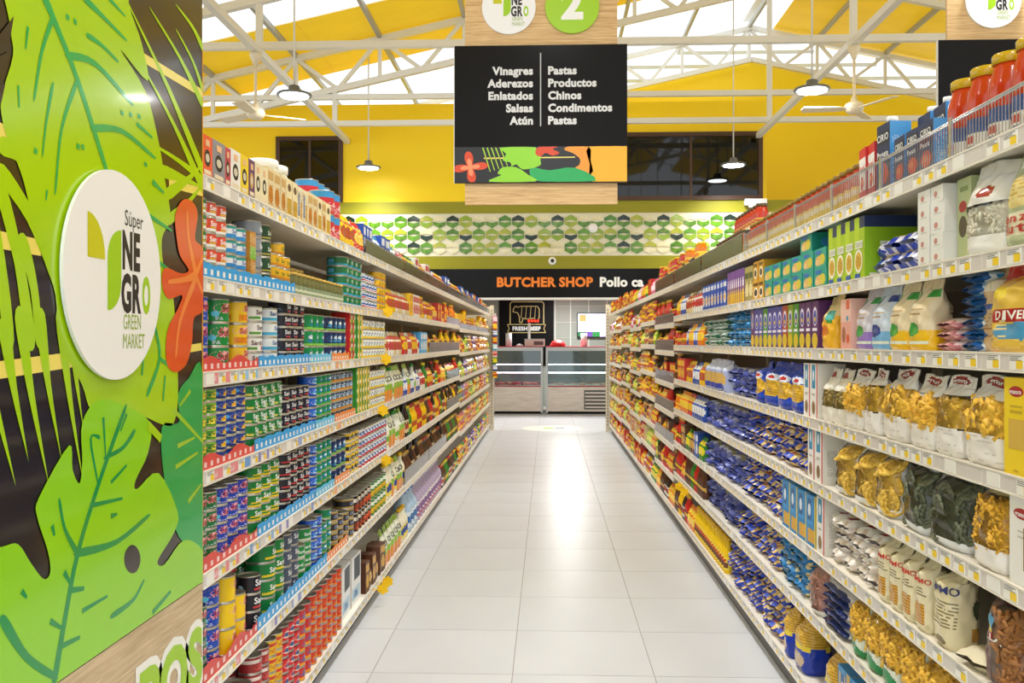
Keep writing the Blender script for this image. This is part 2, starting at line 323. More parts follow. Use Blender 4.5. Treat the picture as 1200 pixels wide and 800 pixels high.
# ------------------------------------------------------------------ the hall: floor, walls, roof
TILE = mat('floor_tile', '#d6d9dd', rough=.3, noise=(1.6, '#cccfd3', (1, .35, 1)), spec=.3)
TILE.node_tree.nodes['Principled BSDF'].inputs['Coat Weight'].default_value = .0
GROUT = mat('grout', '#9a938a', rough=.8)
fl = one('floor', GROUT, lambda b: b.box(-14, -4, -.1, 14, 24, -.0025)); tag(fl, kind='structure')
tb = MB(); g = .0018
tb.v = []; tb.box(-.3 + g, -.3 + g, -.01, .3 - g, .3 - g, 0)
tile_me = tb.mesh('tile', [TILE])
for r in range(-4, 25):
    y = 3.94 + .3 + .6 * r
    for k in range(-9, 9):
        x = -.15 - .3 + .6 * k + .6
        if abs(x) > (1.36 if y < 14.2 else 5.2): continue
        obj('tile', tile_me, fl, (x, y, 0))
YW = 16.5
YEL = mat('yellow_paint', '#ffdb00', rough=.5)
OLI = mat('olive_paint', '#918c00', rough=.5)
wb = one('wall_back', YEL, lambda b: b.box(-10, YW, 3.91, 3.84, YW + .2, 5.66)); tag(wb, kind='structure')
one('side_return', YEL, lambda b: b.box(3.64, YW + .2, 3.91, 3.84, 20.0, 5.66), wb)
one('flat_top', YEL, lambda b: b.box(-10, YW + .2, 5.5, 3.64, 20.0, 5.6), wb)
one('olive_band', OLI, lambda b: b.box(-10, YW - .012, 3.70, 10, YW + .2, 3.91), wb)
one('olive_band', OLI, lambda b: b.box(-10, YW - .012, 2.71, 10, YW + .2, 2.94), wb)
one('mosaic_bed', mat('cream_grout', '#ddd8bd', rough=.4), lambda b: b.box(-10, YW - .004, 2.94, 10, YW + .2, 3.70), wb)
one('lower_roof', OLI, lambda b: b.box(3.84, YW + .2, 3.8, 10, 20.0, 3.9), wb)
# mosaic of pointed tiles, up-pointing and down-pointing
mcols = ['#17301c', '#265a18', '#4c861a', '#98a81c', '#bdb330', '#d6cc98', '#316c22', '#0f2218']
mos_mats = [mat('mosaic_%d' % i, c, rough=.12, noise=(9, {0: '#0e2014', 7: '#1d3a26', 5: '#efe9cf'}.get(i, '#6c9a20'), (1, 1, 1))) for i, c in enumerate(mcols)]
cw = .2335; hw = cw / 2 - .009; pk = .058; th = .055
def chev(flip):
    b = MB(); pts = [(-hw, 0), (0, .02), (hw, 0), (hw, th), (0, th + pk), (-hw, th)]
    if flip: pts = [(x, -z) for x, z in pts][::-1]
    k = len(pts); b.v += [(x, -.012, z) for x, z in pts] + [(x, 0, z) for x, z in pts]
    b.face([i for i in range(k)]); b.face([k + i for i in range(k)][::-1])
    for i in range(k): j = (i + 1) % k; b.face((i, k + i, k + j, j))
    return b
chev_me = {}
for fl_ in (0, 1):
    for i, m in enumerate(mos_mats): chev_me[fl_, i] = chev(fl_).mesh('tile', [m])
# upper and lower half of each pointed tile, column by column
pattern = [[(5, 1), (3, 4), (4, 5), (0, 3)], [(0, 6), (1, 3), (5, 5), (1, 2)], [(3, 4), (4, 7), (6, 1), (1, 0)], [(5, 1), (2, 3), (3, 4), (7, 5)], [(5, 6), (3, 4), (4, 3), (0, 4)], [(6, 2), (4, 1), (2, 5), (0, 6)], [(0, 1), (1, 2), (7, 6), (3, 5)], [(4, 3), (5, 7), (2, 6), (1, 0)]]
for c in range(-16, 17):
    x = -.06 + c * cw; col_p = pattern[c % 8]
    for r in range(3):
        z = 3.70 - .146 - r * .234
        obj('tile', chev_me[0, col_p[r][0]], wb, (x, YW - .004, z + .002)); obj('tile', chev_me[1, col_p[r][1]], wb, (x, YW - .004, z - .002))
# header board and opening of the butcher counter
hb = one('trim_1', mat('header_black', '#0f0e0d', rough=.2, spec=.15), lambda b: b.box(-10, YW - .02, 2.20, 10, YW + .2, 2.71)); tag(hb, kind='structure')
one('trim_strip', STEEL, lambda b: b.box(-1.75, YW - .03, 2.165, 1.75, YW + .2, 2.20), hb)
def sign_text(parent, txt, m, x0, x1, z, capw, y, bold=.03, name='lettering', sc=None):
    """lettering with real thickness facing the camera side, spanning x0..x1"""
    tv, tf, tw = text_mesh(txt, bold); sc = sc or (x1 - x0) / tw; b = MB(); n = len(tv); cx = x0 + tw * sc / 2
    b.v = [(cx + p[0] * sc, y, z + p[1] * sc) for p in tv]
    for t in tf: b.face(t)
    return obj(name, b.mesh(name, [m]), parent)
WHITE_L = mat('white_letter', '#f3f3f0', rough=.4); ORANGE_L = mat('orange_letter', '#f08010', rough=.4)
sign_text(hb, 'BUTCHER SHOP', ORANGE_L, -.905, .80, 2.475, 0, YW - .024, .045)
sign_text(hb, 'Pollo ca', WHITE_L, .92, 1.93, 2.475, 0, YW - .024, .045, sc=1.705 / text_mesh('BUTCHER SHOP', .045)[2])
ww = one('wall_front_counter', mat('shop_cream', '#d9d6c6', rough=.6), lambda b: (b.box(-10, YW, 0, -1.75, YW + .2, 2.20), b.box(1.75, YW, 0, 10, YW + .2, 2.20))); tag(ww, kind='structure')
# windows in the yellow wall: dark glass, brown frames
BRN = mat('brown_frame', '#4a2f1c', rough=.45); DKG = mat('dark_glass', '#050506', rough=.03)
def dark_window(n, x0, x1, z0, z1, posts):
    w = one('window_%d' % n, DKG, lambda b: b.box(x0, YW - .012, z0, x1, YW - .002, z1)); tag(w, kind='structure'); t = .075
    def fr(b):
        b.box(x0 - t, YW - .04, z0 - t, x1 + t, YW - .001, z0); b.box(x0 - t, YW - .04, z1, x1 + t, YW - .001, z1 + t)
        b.box(x0 - t, YW - .04, z0, x0, YW - .001, z1); b.box(x1, YW - .04, z0, x1 + t, YW - .001, z1)
    one('window_frame', BRN, fr, w)
    for p in posts: one('window_post', BRN, lambda b: b.box(p - .02, YW - .035, z0, p + .02, YW - .001, z1), w)
dark_window(1, -1.30, 3.70, 3.99, 5.04, [0.35, 2.52])
dark_window(2, -4.80, -3.74, 3.99, 5.02, [-4.26])
# gable wall further back and its open louvres
RX, HB, SL, TD = 4.32, 7.41, .222, .67
def hb_at(x): return HB - SL * abs(x - RX)
gw = MB(); gx = [-6, RX, 16]
gw.v = [(x, y, z) for y in (20.1, 20.3) for x in gx for z in (3.0, hb_at(x))]
for i in range(2):
    a = i * 2; gw.face((a, a + 2, a + 3, a + 1)); gw.face((a + 6, a + 7, a + 9, a + 8)); gw.face((a + 1, a + 3, a + 9, a + 7))
tag(obj('wall_gable', gw.mesh('wall_gable', [YEL])), kind='structure')
lo = one('window_3', STEEL, lambda b: b.box(RX - .04, 20.1, 7.4, RX + .04, 20.2, 8.0)); tag(lo, kind='structure')
LOUV = mat('pale_louvre', '#d9dcdc', rough=.5)
for i in range(7):
    z = 5.95 + i * .3; half = (HB + TD - z) / SL
    for a, c in ((max(-6, RX - half), min(RX - (HB - z) / SL if z < HB else RX, RX)), (max(RX + (HB - z) / SL if z < HB else RX, RX), min(16, RX + half))):
        if c - a > .3: one('slat', LOUV, lambda b: b.bar((a, 20.5, z), (c, 20.5, z), .1, .012, up=(0, .6, 1)), lo)
# roof sheets: yellow, with strips of translucent sheet; purlins
SHEET = mat('yellow_roof_sheet', '#f6cb1c', rough=.5, noise=(1.1, '#e8ba0e', (1, 2, 1)))
SKY = bpy.data.materials.new('translucent_sheet'); SKY.use_nodes = True; nt = SKY.node_tree; nt.nodes.remove(nt.nodes['Principled BSDF'])
tl = nt.nodes.new('ShaderNodeBsdfTranslucent'); tl.inputs[0].default_value = (.9, .93, .95, 1); tp = nt.nodes.new('ShaderNodeBsdfTransparent'); mx = nt.nodes.new('ShaderNodeMixShader'); mx.inputs[0].default_value = .7
nt.links.new(tl.outputs[0], mx.inputs[1]); nt.links.new(tp.outputs[0], mx.inputs[2]); nt.links.new(mx.outputs[0], nt.nodes['Material Output'].inputs[0])
nt = SHEET.node_tree; pb = nt.nodes['Principled BSDF']; mo = nt.nodes['Material Output']; ty = nt.nodes.new('ShaderNodeBsdfTranslucent'); ty.inputs[0].default_value = (*lin('#fff07a'), 1); ms = nt.nodes.new('ShaderNodeMixShader'); ms.inputs[0].default_value = .45
nt.links.new(pb.outputs[0], ms.inputs[1]); nt.links.new(ty.outputs[0], ms.inputs[2]); nt.links.new(ms.outputs[0], mo.inputs[0])
rf = one('roof', STEEL, lambda b: b.bar((RX, -3.5, HB + TD + .32), (RX, 20.4, HB + TD + .32), .16, .04)); tag(rf, kind='structure')
def hr(x): return hb_at(x) + TD + .1
def sheet(x0, x1, y0, y1, m, name):
    b = MB(); b.v = [(x0, y0, hr(x0)), (x1, y0, hr(x1)), (x1, y1, hr(x1)), (x0, y1, hr(x0))]
    b.v += [(x, y, z + .02) for x, y, z in b.v[:4]]
    for q in ((3, 2, 1, 0), (4, 5, 6, 7), (0, 1, 5, 4), (1, 2, 6, 5), (2, 3, 7, 6), (3, 0, 4, 7)): b.face(q)
    obj(name, b.mesh(name, [m]), rf)
ys = [(-3.5, 1, 0), (1, 3.4, 0), (3.4, 4.5, 1), (4.5, 8, 0), (8, 12.35, 0), (12.35, 14.2, 1), (14.2, 15.5, 0), (15.5, 16.9, 0), (16.9, 20.4, 1)]
for y0, y1, k in ys:
    for x0, x1 in ((-8.2, -3.9), (-3.9, 0.1), (.1, 3.85), (4.8, 8.5), (8.5, 12.2), (12.2, 16)):
        kk = k and x0 < (0 if y0 < 16 else 4)
        sheet(x0, x1 - .01, y0, y1 - .005, SKY if kk else SHEET, 'skylight_sheet' if kk else 'roof_sheet')
for y in [-3.5 + 2.4 * i for i in range(10)]:          # raised ridge glazing
    for s in (-1, 1):
        b = MB(); xa = RX + s * .08; xb = RX + s * .62; za, zb = HB + TD + .34, HB + TD + .22
        b.v = [(xa, y, za), (xb, y, zb), (xb, y + 2.36, zb), (xa, y + 2.36, za)]; b.face((0, 1, 2, 3)); obj('ridge_pane', b.mesh('ridge_pane', [SKY]), rf)
    one('ridge_post', STEEL, lambda b: (b.bar((RX - .5, y, HB + TD), (RX - .5, y, HB + TD + .25), .05), b.bar((RX + .5, y, HB + TD), (RX + .5, y, HB + TD + .25), .05), b.bar((RX - .62, y, HB + TD + .22), (RX, y, HB + TD + .36), .05), b.bar((RX + .62, y, HB + TD + .22), (RX, y, HB + TD + .36), .05)), rf)
PURL = mat('grey_purlin', '#a9a79e', rough=.5)
for x in [RX - 11.4 + 1.42 * i for i in range(17)]:
    one('purlin', PURL, lambda b: b.bar((x, -3.5, hr(x) - .05), (x, 20.4, hr(x) - .05), .06, .09), rf)
TIE_H, TIE2_H = 5.085, 5.53
def truss(y, ties, lab):
    t = one('roof_truss', STEEL, lambda b: b.bar((-7.6, y, hb_at(-7.6)), (RX, y, HB), .1, .1)); tag(t, lab, 'truss', kind='structure')
    one('bottom_chord', STEEL, lambda b: b.bar((RX, y, HB), (16, y, hb_at(16)), .1, .1), t)
    one('top_chord', STEEL, lambda b: b.bar((-7.6, y, hb_at(-7.6) + TD), (RX, y, HB + TD), .1, .1), t)
    one('top_chord', STEEL, lambda b: b.bar((RX, y, HB + TD), (16, y, hb_at(16) + TD), .1, .1), t)
    k = 0; x = RX - 11.4
    while x < 15.5:
        one('web', STEEL, lambda b: b.bar((x, y, hb_at(x)), (x, y, hb_at(x) + TD), .06), t)
        x2 = x + 1.42; xm = x + .71
        if x < RX - .1 and x2 > RX + .1: pass
        one('web', STEEL, lambda b: b.bar((x, y, hb_at(x) + TD), (xm, y, hb_at(xm)), .06), t)
        one('web', STEEL, lambda b: b.bar((xm, y, hb_at(xm)), (x2, y, hb_at(x2) + TD), .06), t)
        x += 1.42
    for z in ties:
        one('tie_bar', STEEL, lambda b: b.bar((-8, y, z), (12, y, z), .085, .085), t)
    return t
truss(3.2, [TIE_H], ''); truss(7.3, [TIE_H], '')
t1 = truss(11.4, [TIE_H], ''); t2 = truss(15.5, [TIE_H, TIE2_H], ''); t3 = truss(19.9, [], '')
for t, y, xs in ((t1, 11.4, (-3.58, 3.7)), (t2, 15.5, (-3.58, 3.66))):
    for x in xs: one('hanger', STEEL, lambda b: b.bar((x, y, TIE_H), (x, y, hb_at(x)), .075), t)
for x, yend in ((-3.58, 16.48), (3.66, 16.3)):
    o = one('beam', STEEL, lambda b: b.bar((x, -3.5, 5.0), (x, yend, 5.0), .085, .085)); tag(o, kind='structure')
# outside siding seen through the gable
tag(one('exterior_siding', mat('outside_siding', '#cfd4d4', rough=.7), lambda b: [b.box(-12, 30 + .05 * (i % 2), 4 + i * .25, 4.5, 30.3, 4.25 + i * .25) for i in range(18)]), kind='structure')
# ------------------------------------------------------------------ shelving bays
XL, XR = -.93, .96
LEV_L = [1.844, 1.568, 1.309, 1.04, .762, .459, .093]
LEV_R = [1.83, 1.587, 1.368, 1.115, .89, .642, .408, .123]
BAY_L = [2.47, 3.45, 4.72, 5.99, 7.26, 8.53, 9.80, 11.07, 12.34, 13.61, 14.85]
BAY_R = [.83, 2.09, 3.35, 4.61, 5.87, 7.13, 8.39, 9.65, 10.91, 12.17, 13.43, 14.6]
OFF_R = {5: -.045, 6: .0, 7: -.035, 8: .0, 9: -.03, 10: -.03}
OFF_L = {6: -.03, 7: -.03, 8: -.03, 9: -.03}
DECK = .016
SHELF_OF = {}
def deck_z(side, lev, y):
    if side == 'L':
        i = max(k for k in range(len(BAY_L)) if BAY_L[k] <= y + 1e-6 or k == 0); return LEV_L[lev] + (OFF_L.get(i, 0) if 0 < lev < 6 else 0) + DECK
    i = max(k for k in range(len(BAY_R)) if BAY_R[k] <= y + 1e-6 or k == 0); return LEV_R[lev] + (OFF_R.get(i, 0) if 0 < lev < 7 else 0) + DECK
tg = MB(); tg.box(-.029, -.0012, -.0155, .029, 0, .0155, lin('#f4f2ec'))
tg.quad([(.0, -.0016, -.0125), (.026, -.0016, -.0125), (.026, -.0016, .004), (.0, -.0016, .004)], lin('#f7d21a'))
for k in range(3): tg.quad([(-.026, -.0016, .012 - k * .004), (.022 - .012 * (k % 2), -.0016, .012 - k * .004), (.022 - .012 * (k % 2), -.0016, .0138 - k * .004), (-.026, -.0016, .0138 - k * .004)], lin('#77777c'))
TAG_ME = tg.mesh('price_tag')
blank = MB(); blank.box(-.029, -.0012, -.0155, .029, 0, .0155, lin('#f1efe9')); BLANK_ME = blank.mesh('price_tag')
STRIPS = {}
def strip_mesh(col, w, txt=None):
    k = (col, round(w, 2), txt)
    if k not in STRIPS:
        b = MB(); b.box(-w / 2, -.0009, -.0145, w / 2, 0, .0145, lin(col))
        S = lambda u, v: ((u - .5) * w, -.0009, (v - .5) * .029)
        if txt: b.text(txt, S, .5, .5, .55, w, .029, lin('#f3e6ea'), off=.0003)
        STRIPS[k] = b.mesh('shelf_strip')
    return STRIPS[k]
DARKM = mat('kick_plate', '#5d5a56', rough=.5); BACKM = mat('back_panel', '#9d978c', rough=.6)
UPM = mat('cream_upright', '#e3d9c2', rough=.45)
def bay_label(side, i, n):
    rack = 'left' if side == 'L' else 'right'
    where = {0: 'nearest the camera', n - 1: 'at the butcher counter end'}.get(i, ordinal(i + 1) + ' from the near end')
    return 'cream steel shelving bay of the %s rack, %s' % (rack, where)
def bay(side, i, y0, y1):
    sg = 1 if side == 'L' else -1; X = XL if side == 'L' else XR; lev = LEV_L if side == 'L' else LEV_R
    n = (len(BAY_L) if side == 'L' else len(BAY_R)) - 1; ym = (y0 + y1) / 2; w = y1 - y0 - .004
    # local frame: x along the rack, -y towards the aisle
    rz = PI / 2 * sg; root = empty('shelving_bay', (X, ym, 0), rz)
    tag(root, bay_label(side, i, n), 'shelving', ('left' if side == 'L' else 'right') + ' rack bays')
    one('kick_plate', DARKM, lambda b: b.box(-w / 2, .04, 0, w / 2, .43, lev[-1] - .022), root)
    one('back_panel', BACKM, lambda b: b.box(-w / 2, .43, .02, w / 2, .45, lev[0] + .06), root)
    for s in (-1, 1): one('upright', UPM, lambda b: b.box(s * (w / 2 - .012) - .012, .412, .05, s * (w / 2 - .012) + .012, .43, lev[0] + .08), root)
    for l, z in enumerate(lev):
        zz = deck_z(side, l, ym) - DECK
        def sh(b):
            b.box(-w / 2, .003, DECK - .022, w / 2, .41, DECK)
            b.box(-w / 2, 0, -.021, w / 2, .003, .021)
            b.box(-w / 2, -.003, .017, w / 2, 0, .021); b.box(-w / 2, -.003, -.021, w / 2, 0, -.017)
        shf = one('shelf', SHELFM, sh, root, (0, 0, zz)); SHELF_OF.setdefault((side, i), []).append(shf)
        one('lip', LIPM, lambda b: b.box(-w / 2 + .001, -.0012, -.017, w / 2 - .001, 0, .017), shf)
        rnd = random.Random(i * 50 + l * 7 + (0 if side == 'L' else 999))
        if y0 < 5.9:
            x = -w / 2 + .05
            while x < w / 2 - .035:
                obj('price_tag', BLANK_ME if rnd.random() < .12 else TAG_ME, shf, (x, -.0012, 0))
                x += rnd.choice((.075, .09, .1, .13))
        else:
            b = MB(); x = -w / 2 + .05
            while x < w / 2 - .035:
                b.box(x - .027, -.0022, -.0155, x + .027, -.0012, .0155, lin('#f0eee8'))
                b.quad([(x, -.0026, -.0125), (x + .024, -.0026, -.0125), (x + .024, -.0026, .004), (x, -.0026, .004)], lin('#f3d43c'))
                x += rnd.choice((.075, .09, .12))
            tag(obj('price_tags', b.mesh('price_tags'), shf), kind='stuff')
    return root
for i in range(len(BAY_L) - 1): bay('L', i, BAY_L[i], BAY_L[i + 1])
for i in range(len(BAY_R) - 1): bay('R', i, BAY_R[i], BAY_R[i + 1])
bpy.context.view_layer.update()
def put_strip(side, lev, y, w, col, txt=None):
    """coloured insert in the price rail, a sub-part of its shelf"""
    bays = BAY_L if side == 'L' else BAY_R
    for k in range(len(bays) - 1):
        if bays[k] <= y < bays[k + 1]:
            ym = (bays[k] + bays[k + 1]) / 2
            shf = SHELF_OF[side, k][lev]
            lx = (y - ym) * (1 if side == 'L' else -1)
            obj('shelf_strip', strip_mesh(col, w, txt), shf, (lx, -.0013, 0))
# end posts of both racks
def end_post(x0, x1, y, lab):
    t = empty('end_panel', ((x0 + x1) / 2, y, 0)); w = x1 - x0
    one('panel_sheet', UPM, lambda b: b.box(-w / 2, 0, .02, w / 2, .02, 1.98), t)
    for s in (-1, 1):
        p = one('post', UPM, lambda b: b.box(s * (w / 2 - .03) - .03, -.012, 0, s * (w / 2 - .03) + .03, .04, 2.0), t)
        tag(one('slots', DARKM, lambda b: [b.box(s * (w / 2 - .03) - .006, -.0135, .1 + k * .05, s * (w / 2 - .03) + .006, -.012, .13 + k * .05) for k in range(37)], p), kind='stuff')
    tag(t, lab, 'end panel')
end_post(XL - .45, XL + .06, 14.9, 'cream slotted end panel of the left rack by the cross aisle')
end_post(XR - .05, XR + .45, 14.65, 'cream slotted end panel of the right rack by the cross aisle')

# ------------------------------------------------------------------ tall printed panel at the left
LOGO_G = mat('logo_lime', '#9fce00', rough=.35); LOGO_Y = mat('logo_gold', '#c9c800', rough=.35); LOGO_K = mat('logo_black', '#1c1a19', rough=.35); LOGO_P = mat('logo_pale_green', '#8fae2a', rough=.4)
DISC_W = mat('disc_white', '#f2f2f2', rough=.4)
def logo(parent, r, frame, z_off=.0006):
    """printed emblem; frame maps (s, t) in metres on the disc face to 3D"""
    def part(name, m, polys):
        b = MB()
        for pts in polys: b.quad([frame(x * r, y * r) for x, y in pts])
        return obj(name, b.mesh(name, [m]), parent)
    def txt(t, m, cx, cy, h, bold, wmax=None, sx=1.0):
        tv, tf, tw = text_mesh(t, bold); b = MB(); b.v = [frame((cx + p[0] * h * sx) * r, (cy + p[1] * h) * r) for p in tv]
        for q in tf: b.face(q)
        return obj('lettering', b.mesh('lettering', [m]), parent)
    N = 8
    gold = [(-.58, .13), (-.58, .54)] + [(-.58 + .33 * math.sin(k / N * PI / 2), .13 - .03 + .41 * math.cos(k / N * PI / 2) + .03) for k in range(1, N + 1)]
    lime = [(.08, .44)] + [(.08 - .28 * math.sin(k / N * PI / 2), .16 + .28 * math.cos(k / N * PI / 2)) for k in range(0, N + 1)] + [(-.2, -.34)] + [(-.2 + .28 * math.sin(k / N * PI / 2), -.06 - .28 * math.cos(k / N * PI / 2)) for k in range(1, N + 1)]
    part('emblem_leaf', LOGO_Y, [gold[::-1]]); part('emblem_leaf', LOGO_G, [lime])
    txt('Súper', LOGO_K, .36, .58, .16, .0, sx=.8)
    txt('NE', LOGO_K, .30, .26, .36, .045, sx=.6); txt('GR', LOGO_K, .30, -.16, .36, .045, sx=.6); txt('O', LOGO_G, .64, -.16, .36, .045, sx=.46)
    txt('GREEN', LOGO_P, .32, -.44, .15, .0, sx=.62); txt('MARKET', LOGO_P, .36, -.63, .15, .0, sx=.62)
tp = empty('printed_panel', (XL, 1.7, 0)); tag(tp, 'tall black panel printed with lime leaves, orange flower and round market logo', 'panel')
PY0, PY1, PZ1 = .9, 2.466, 3.0
one('core_board', BLACKM, lambda b: b.box(-.55, PY0 - 1.7, .0, -.002, PY1 - 1.7, PZ1), tp)
one('printed_face', mat('panel_black', '#1e1815', rough=.15, coat=.3), lambda b: b.box(-.002, PY0 - 1.7, .765, .0, PY1 - 1.7, PZ1), tp)
WOODP = wood_mat('wood_print_pale', '#d9c3a0', '#b39a75', (2, 1.2, 26))
one('timber_face', WOODP, lambda b: b.box(-.002, PY0 - 1.7, .0, .001, PY1 - 1.7, .763), tp)
one('edge_strip', mat('edge_amber', '#f0a818', rough=.3), lambda b: b.box(-.01, PY1 - 1.7, .765, .0012, PY1 - 1.697, 2.2), tp)
art_by = {}
def clip_poly(pts, ylo, yhi):
    for lim, s in ((ylo, 1), (yhi, -1)):
        out = []
        for i in range(len(pts)):
            a, b = pts[i], pts[(i + 1) % len(pts)]; ia = (a[0] - lim) * s >= 0; ib = (b[0] - lim) * s >= 0
            if ia: out.append(a)
            if ia != ib: t = (lim - a[0]) / (b[0] - a[0]); out.append((lim, a[1] + t * (b[1] - a[1])))
        pts = out
        if len(pts) < 3: return []
    return pts
for c, l, pts in PANEL_ART:
    b = art_by.setdefault((c, l), MB()); q = clip_poly(smooth(pts), PY0, PY1); nart = len(b.f)
    if len(q) >= 3:
        k = [(.0003 + l * .0004 + nart * .000012, y - 1.7, max(z, .766)) for y, z in q]
        ar = sum(k[i][1] * k[(i + 1) % len(k)][2] - k[(i + 1) % len(k)][1] * k[i][2] for i in range(len(k)))
        b.quad(k if ar > 0 else k[::-1])
for (c, l), b in art_by.items():
    kind = 'leaf_print' if c in ('#a6d303', '#8fd400', '#00a64c') else 'flower_print' if c in ('#e2551c', '#f58a3c') else 'vein_print'
    tag(obj(kind, b.mesh(kind, [mat('art_' + c[1:], c, rough=.17, coat=.3)]), tp), kind='stuff')
ds = MB(); ds.lathe([(.0, 0), (.222, 0), (.222, .007), (.0, .007)], 64, sm=False)
dsk = obj('logo_disc', ds.mesh('logo_disc', [DISC_W]), tp, (.006, 1.945 - 1.7, 1.552), (PI / 2, 0, PI / 2))
logo(dsk, .222, lambda s, t: (s, t, .0075))
for m, bold_, off in ((mat('letter_white', '#f4f4ee', rough=.4), .14, .0022), (LOGO_G, .045, .0030)):
    tv, tf, tw = text_mesh('POS', bold_); b = MB(); sc = .15
    b.v = [(off, min(2.27 + p[0] * sc, PY1 - .001) - 1.7, .575 + p[1] * sc) for p in tv]
    for q in tf: b.face(q)
    obj('lettering', b.mesh('lettering', [m]), tp)

# ------------------------------------------------------------------ hanging aisle signs
WOODS = wood_mat('wood_print_warm', '#e6c48e', '#b98d56', (1.2, 2, 30))
def aisle_sign(x0, y, cols, num, lab):
    """black board of aisle contents on a timber board; x0 its left edge"""
    s = empty('aisle_sign', (x0 + .595, y, 0)); tag(s, lab, 'sign', 'hanging aisle signs'); k = 6.4 / 1088
    zt = 1.41 + (401 - 53) * k; zm = 1.41 + (401 - 172) * k; zb = 1.41 + (401 - 214) * k; zw = 1.41 + (401 - 239) * k
    for i in range(4): one('timber_plank', WOODS, lambda b: b.box(-.525, .03, zw + i * .52, .53, .05, zw + i * .52 + .514), s)
    bd = one('black_board', BLACKM, lambda b: b.box(-.595, 0, zb, .595, .028, zt), s)
    one('white_edge', STEEL, lambda b: b.box(-.600, .001, zb, -.595, .027, zt), bd)
    one('divider_line', mat('grey_letter', '#bdbdbb', rough=.4), lambda b: b.box(-.004, -.001, zm + .14, .004, 0, zt - .055), bd)
    LM = mat('grey_white_letter', '#dedede', rough=.4)
    for side, words in zip((-1, 1), cols):
        for i, wd in enumerate(words):
            tv, tf, tw = text_mesh(wd, .045); sc = .0545; b = MB(); z = 1.41 + (401 - 83 - 14.6 * i) * k
            cx = side * (.052 + tw * sc / 2)
            b.v = [(cx + p[0] * sc, -.0012, z + p[1] * sc) for p in tv]
            for q in tf: b.face(q)
            obj('lettering', b.mesh('lettering', [LM]), bd)
    # printed foliage strip
    st = one('foliage_strip', mat('strip_black', '#1a1512', rough=.2), lambda b: b.box(-.593, -.001, zb + .002, .593, 0, zm), bd)
    H_ = zm - zb
    def shape(c, pts, l, nm):
        b = MB(); q = [(-.593 + 1.186 * u, -.0012 - l * .0003, zb + .002 + (H_ - .002) * v) for u, v in [(min(1, max(0, u)), min(.995, max(.005, v))) for u, v in (smooth(pts, 3) if nm != 'vein_print' else pts)]]
        ar = sum(q[i][0] * q[(i + 1) % len(q)][2] - q[(i + 1) % len(q)][0] * q[i][2] for i in range(len(q)))
        b.quad(q if ar > 0 else q[::-1]); b.m = [0]; return obj(nm, b.mesh(nm, [mat('art_' + c[1:], c, rough=.25)]), bd)
    for i in range(7): u = .16 + .025 * i; shape('#a6d303', [(u, .98), (u + .008, .98), (u + .05, .3 + .04 * i), (u + .045, .3 + .04 * i)], 1, 'leaf_print')
    shape('#f2e06a', [(.17, .66), (.7, .68), (.7, .71), (.17, .70)], 1, 'vein_print')
    shape('#f2b21c', [(.8, 0), (1, 0), (1, .99), (.78, .99), (.785, .5)], 2, 'leaf_print')
    shape('#f09a2a', [(.54, .3), (.7, .4), (.73, .62), (.69, .8), (.64, .9), (.66, .99), (.78, .99), (.79, .6), (.79, .2), (.6, .2)], 2, 'leaf_print')
    shape('#00a64c', [(.45, .42), (.55, .33), (.7, .4), (.82, .02), (.5, .02), (.44, .2)], 3, 'leaf_print')
    shape('#8fd400', [(.27, .98), (.47, .98), (.5, .6), (.49, .45), (.4, .36), (.36, .5), (.33, .45), (.33, .55), (.28, .62), (.3, .8)], 4, 'leaf_print')
    shape('#8fd400', [(.2, .02), (.47, .02), (.43, .2), (.36, .42), (.28, .42), (.25, .25), (.27, .2)], 5, 'leaf_print')
    fl = []
    for k_ in range(40): a = 2 * PI * k_ / 40; r_ = .105 * (.62 + .38 * math.cos(4 * a - .5)); fl.append((.09 + r_ * math.cos(a), .43 + r_ * 5.5 * .78 * math.sin(a)))
    shape('#d9481c', [(max(0, u), min(.99, max(.01, v))) for u, v in fl], 6, 'flower_print')
    fl2 = [(.09 + (u - .09) * .55, .43 + (v - .43) * .55) for u, v in fl]; shape('#f09060', [(max(0, u), v) for u, v in fl2], 7, 'flower_print')
    shape('#d9481c', [(.47, .8), (.5, .72), (.53, .82), (.57, .74), (.61, .82), (.57, .93), (.6, .99), (.49, .99)], 6, 'flower_print')
    # round emblems above
    zc = 1.41 + (401 - 9) * k; d = MB(); d.lathe([(0, 0), (.186, 0), (.186, .016), (0, .016)], 48, sm=False); me = d.mesh('emblem_disc', [DISC_W])
    e1 = obj('emblem_disc', me, s, (-.22, .03, zc + .01), (PI / 2, 0, 0)); logo(e1, .186, lambda a, b_: (a, b_, .0166))
    d2 = MB(); d2.lathe([(0, 0), (.186, 0), (.186, .016), (0, .016)], 48, sm=False); e2 = obj('number_disc', d2.mesh('number_disc', [LOGO_G]), s, (.218, .03, zc + .01), (PI / 2, 0, 0))
    if num:
        tv, tf, tw = text_mesh(num, .045); b = MB(); b.v = [(p[0] * .21, p[1] * .21 + .02, .0168) for p in tv]
        for q in tf: b.face(q)
        obj('lettering', b.mesh('lettering', [WHITE_L]), e2)
    for x in (-.4, .4): one('hanging_wire', CHROME, lambda b: b.tube((x, .04, zw + 2.07), (x, .04, 6.2), .003, 5), s)
aisle_sign(-.645, 6.4, (('Vinagres', 'Aderezos', 'Enlatados', 'Salsas', 'Atún'), ('Pastas', 'Productos', 'Chinos', 'Condimentos', 'Pastas')), '2', 'hanging black aisle sign listing Vinagres and Pastas above the aisle')
aisle_sign(2.645, 6.4, (('Café',), ()), '', 'hanging black aisle sign reading Café over the next aisle')

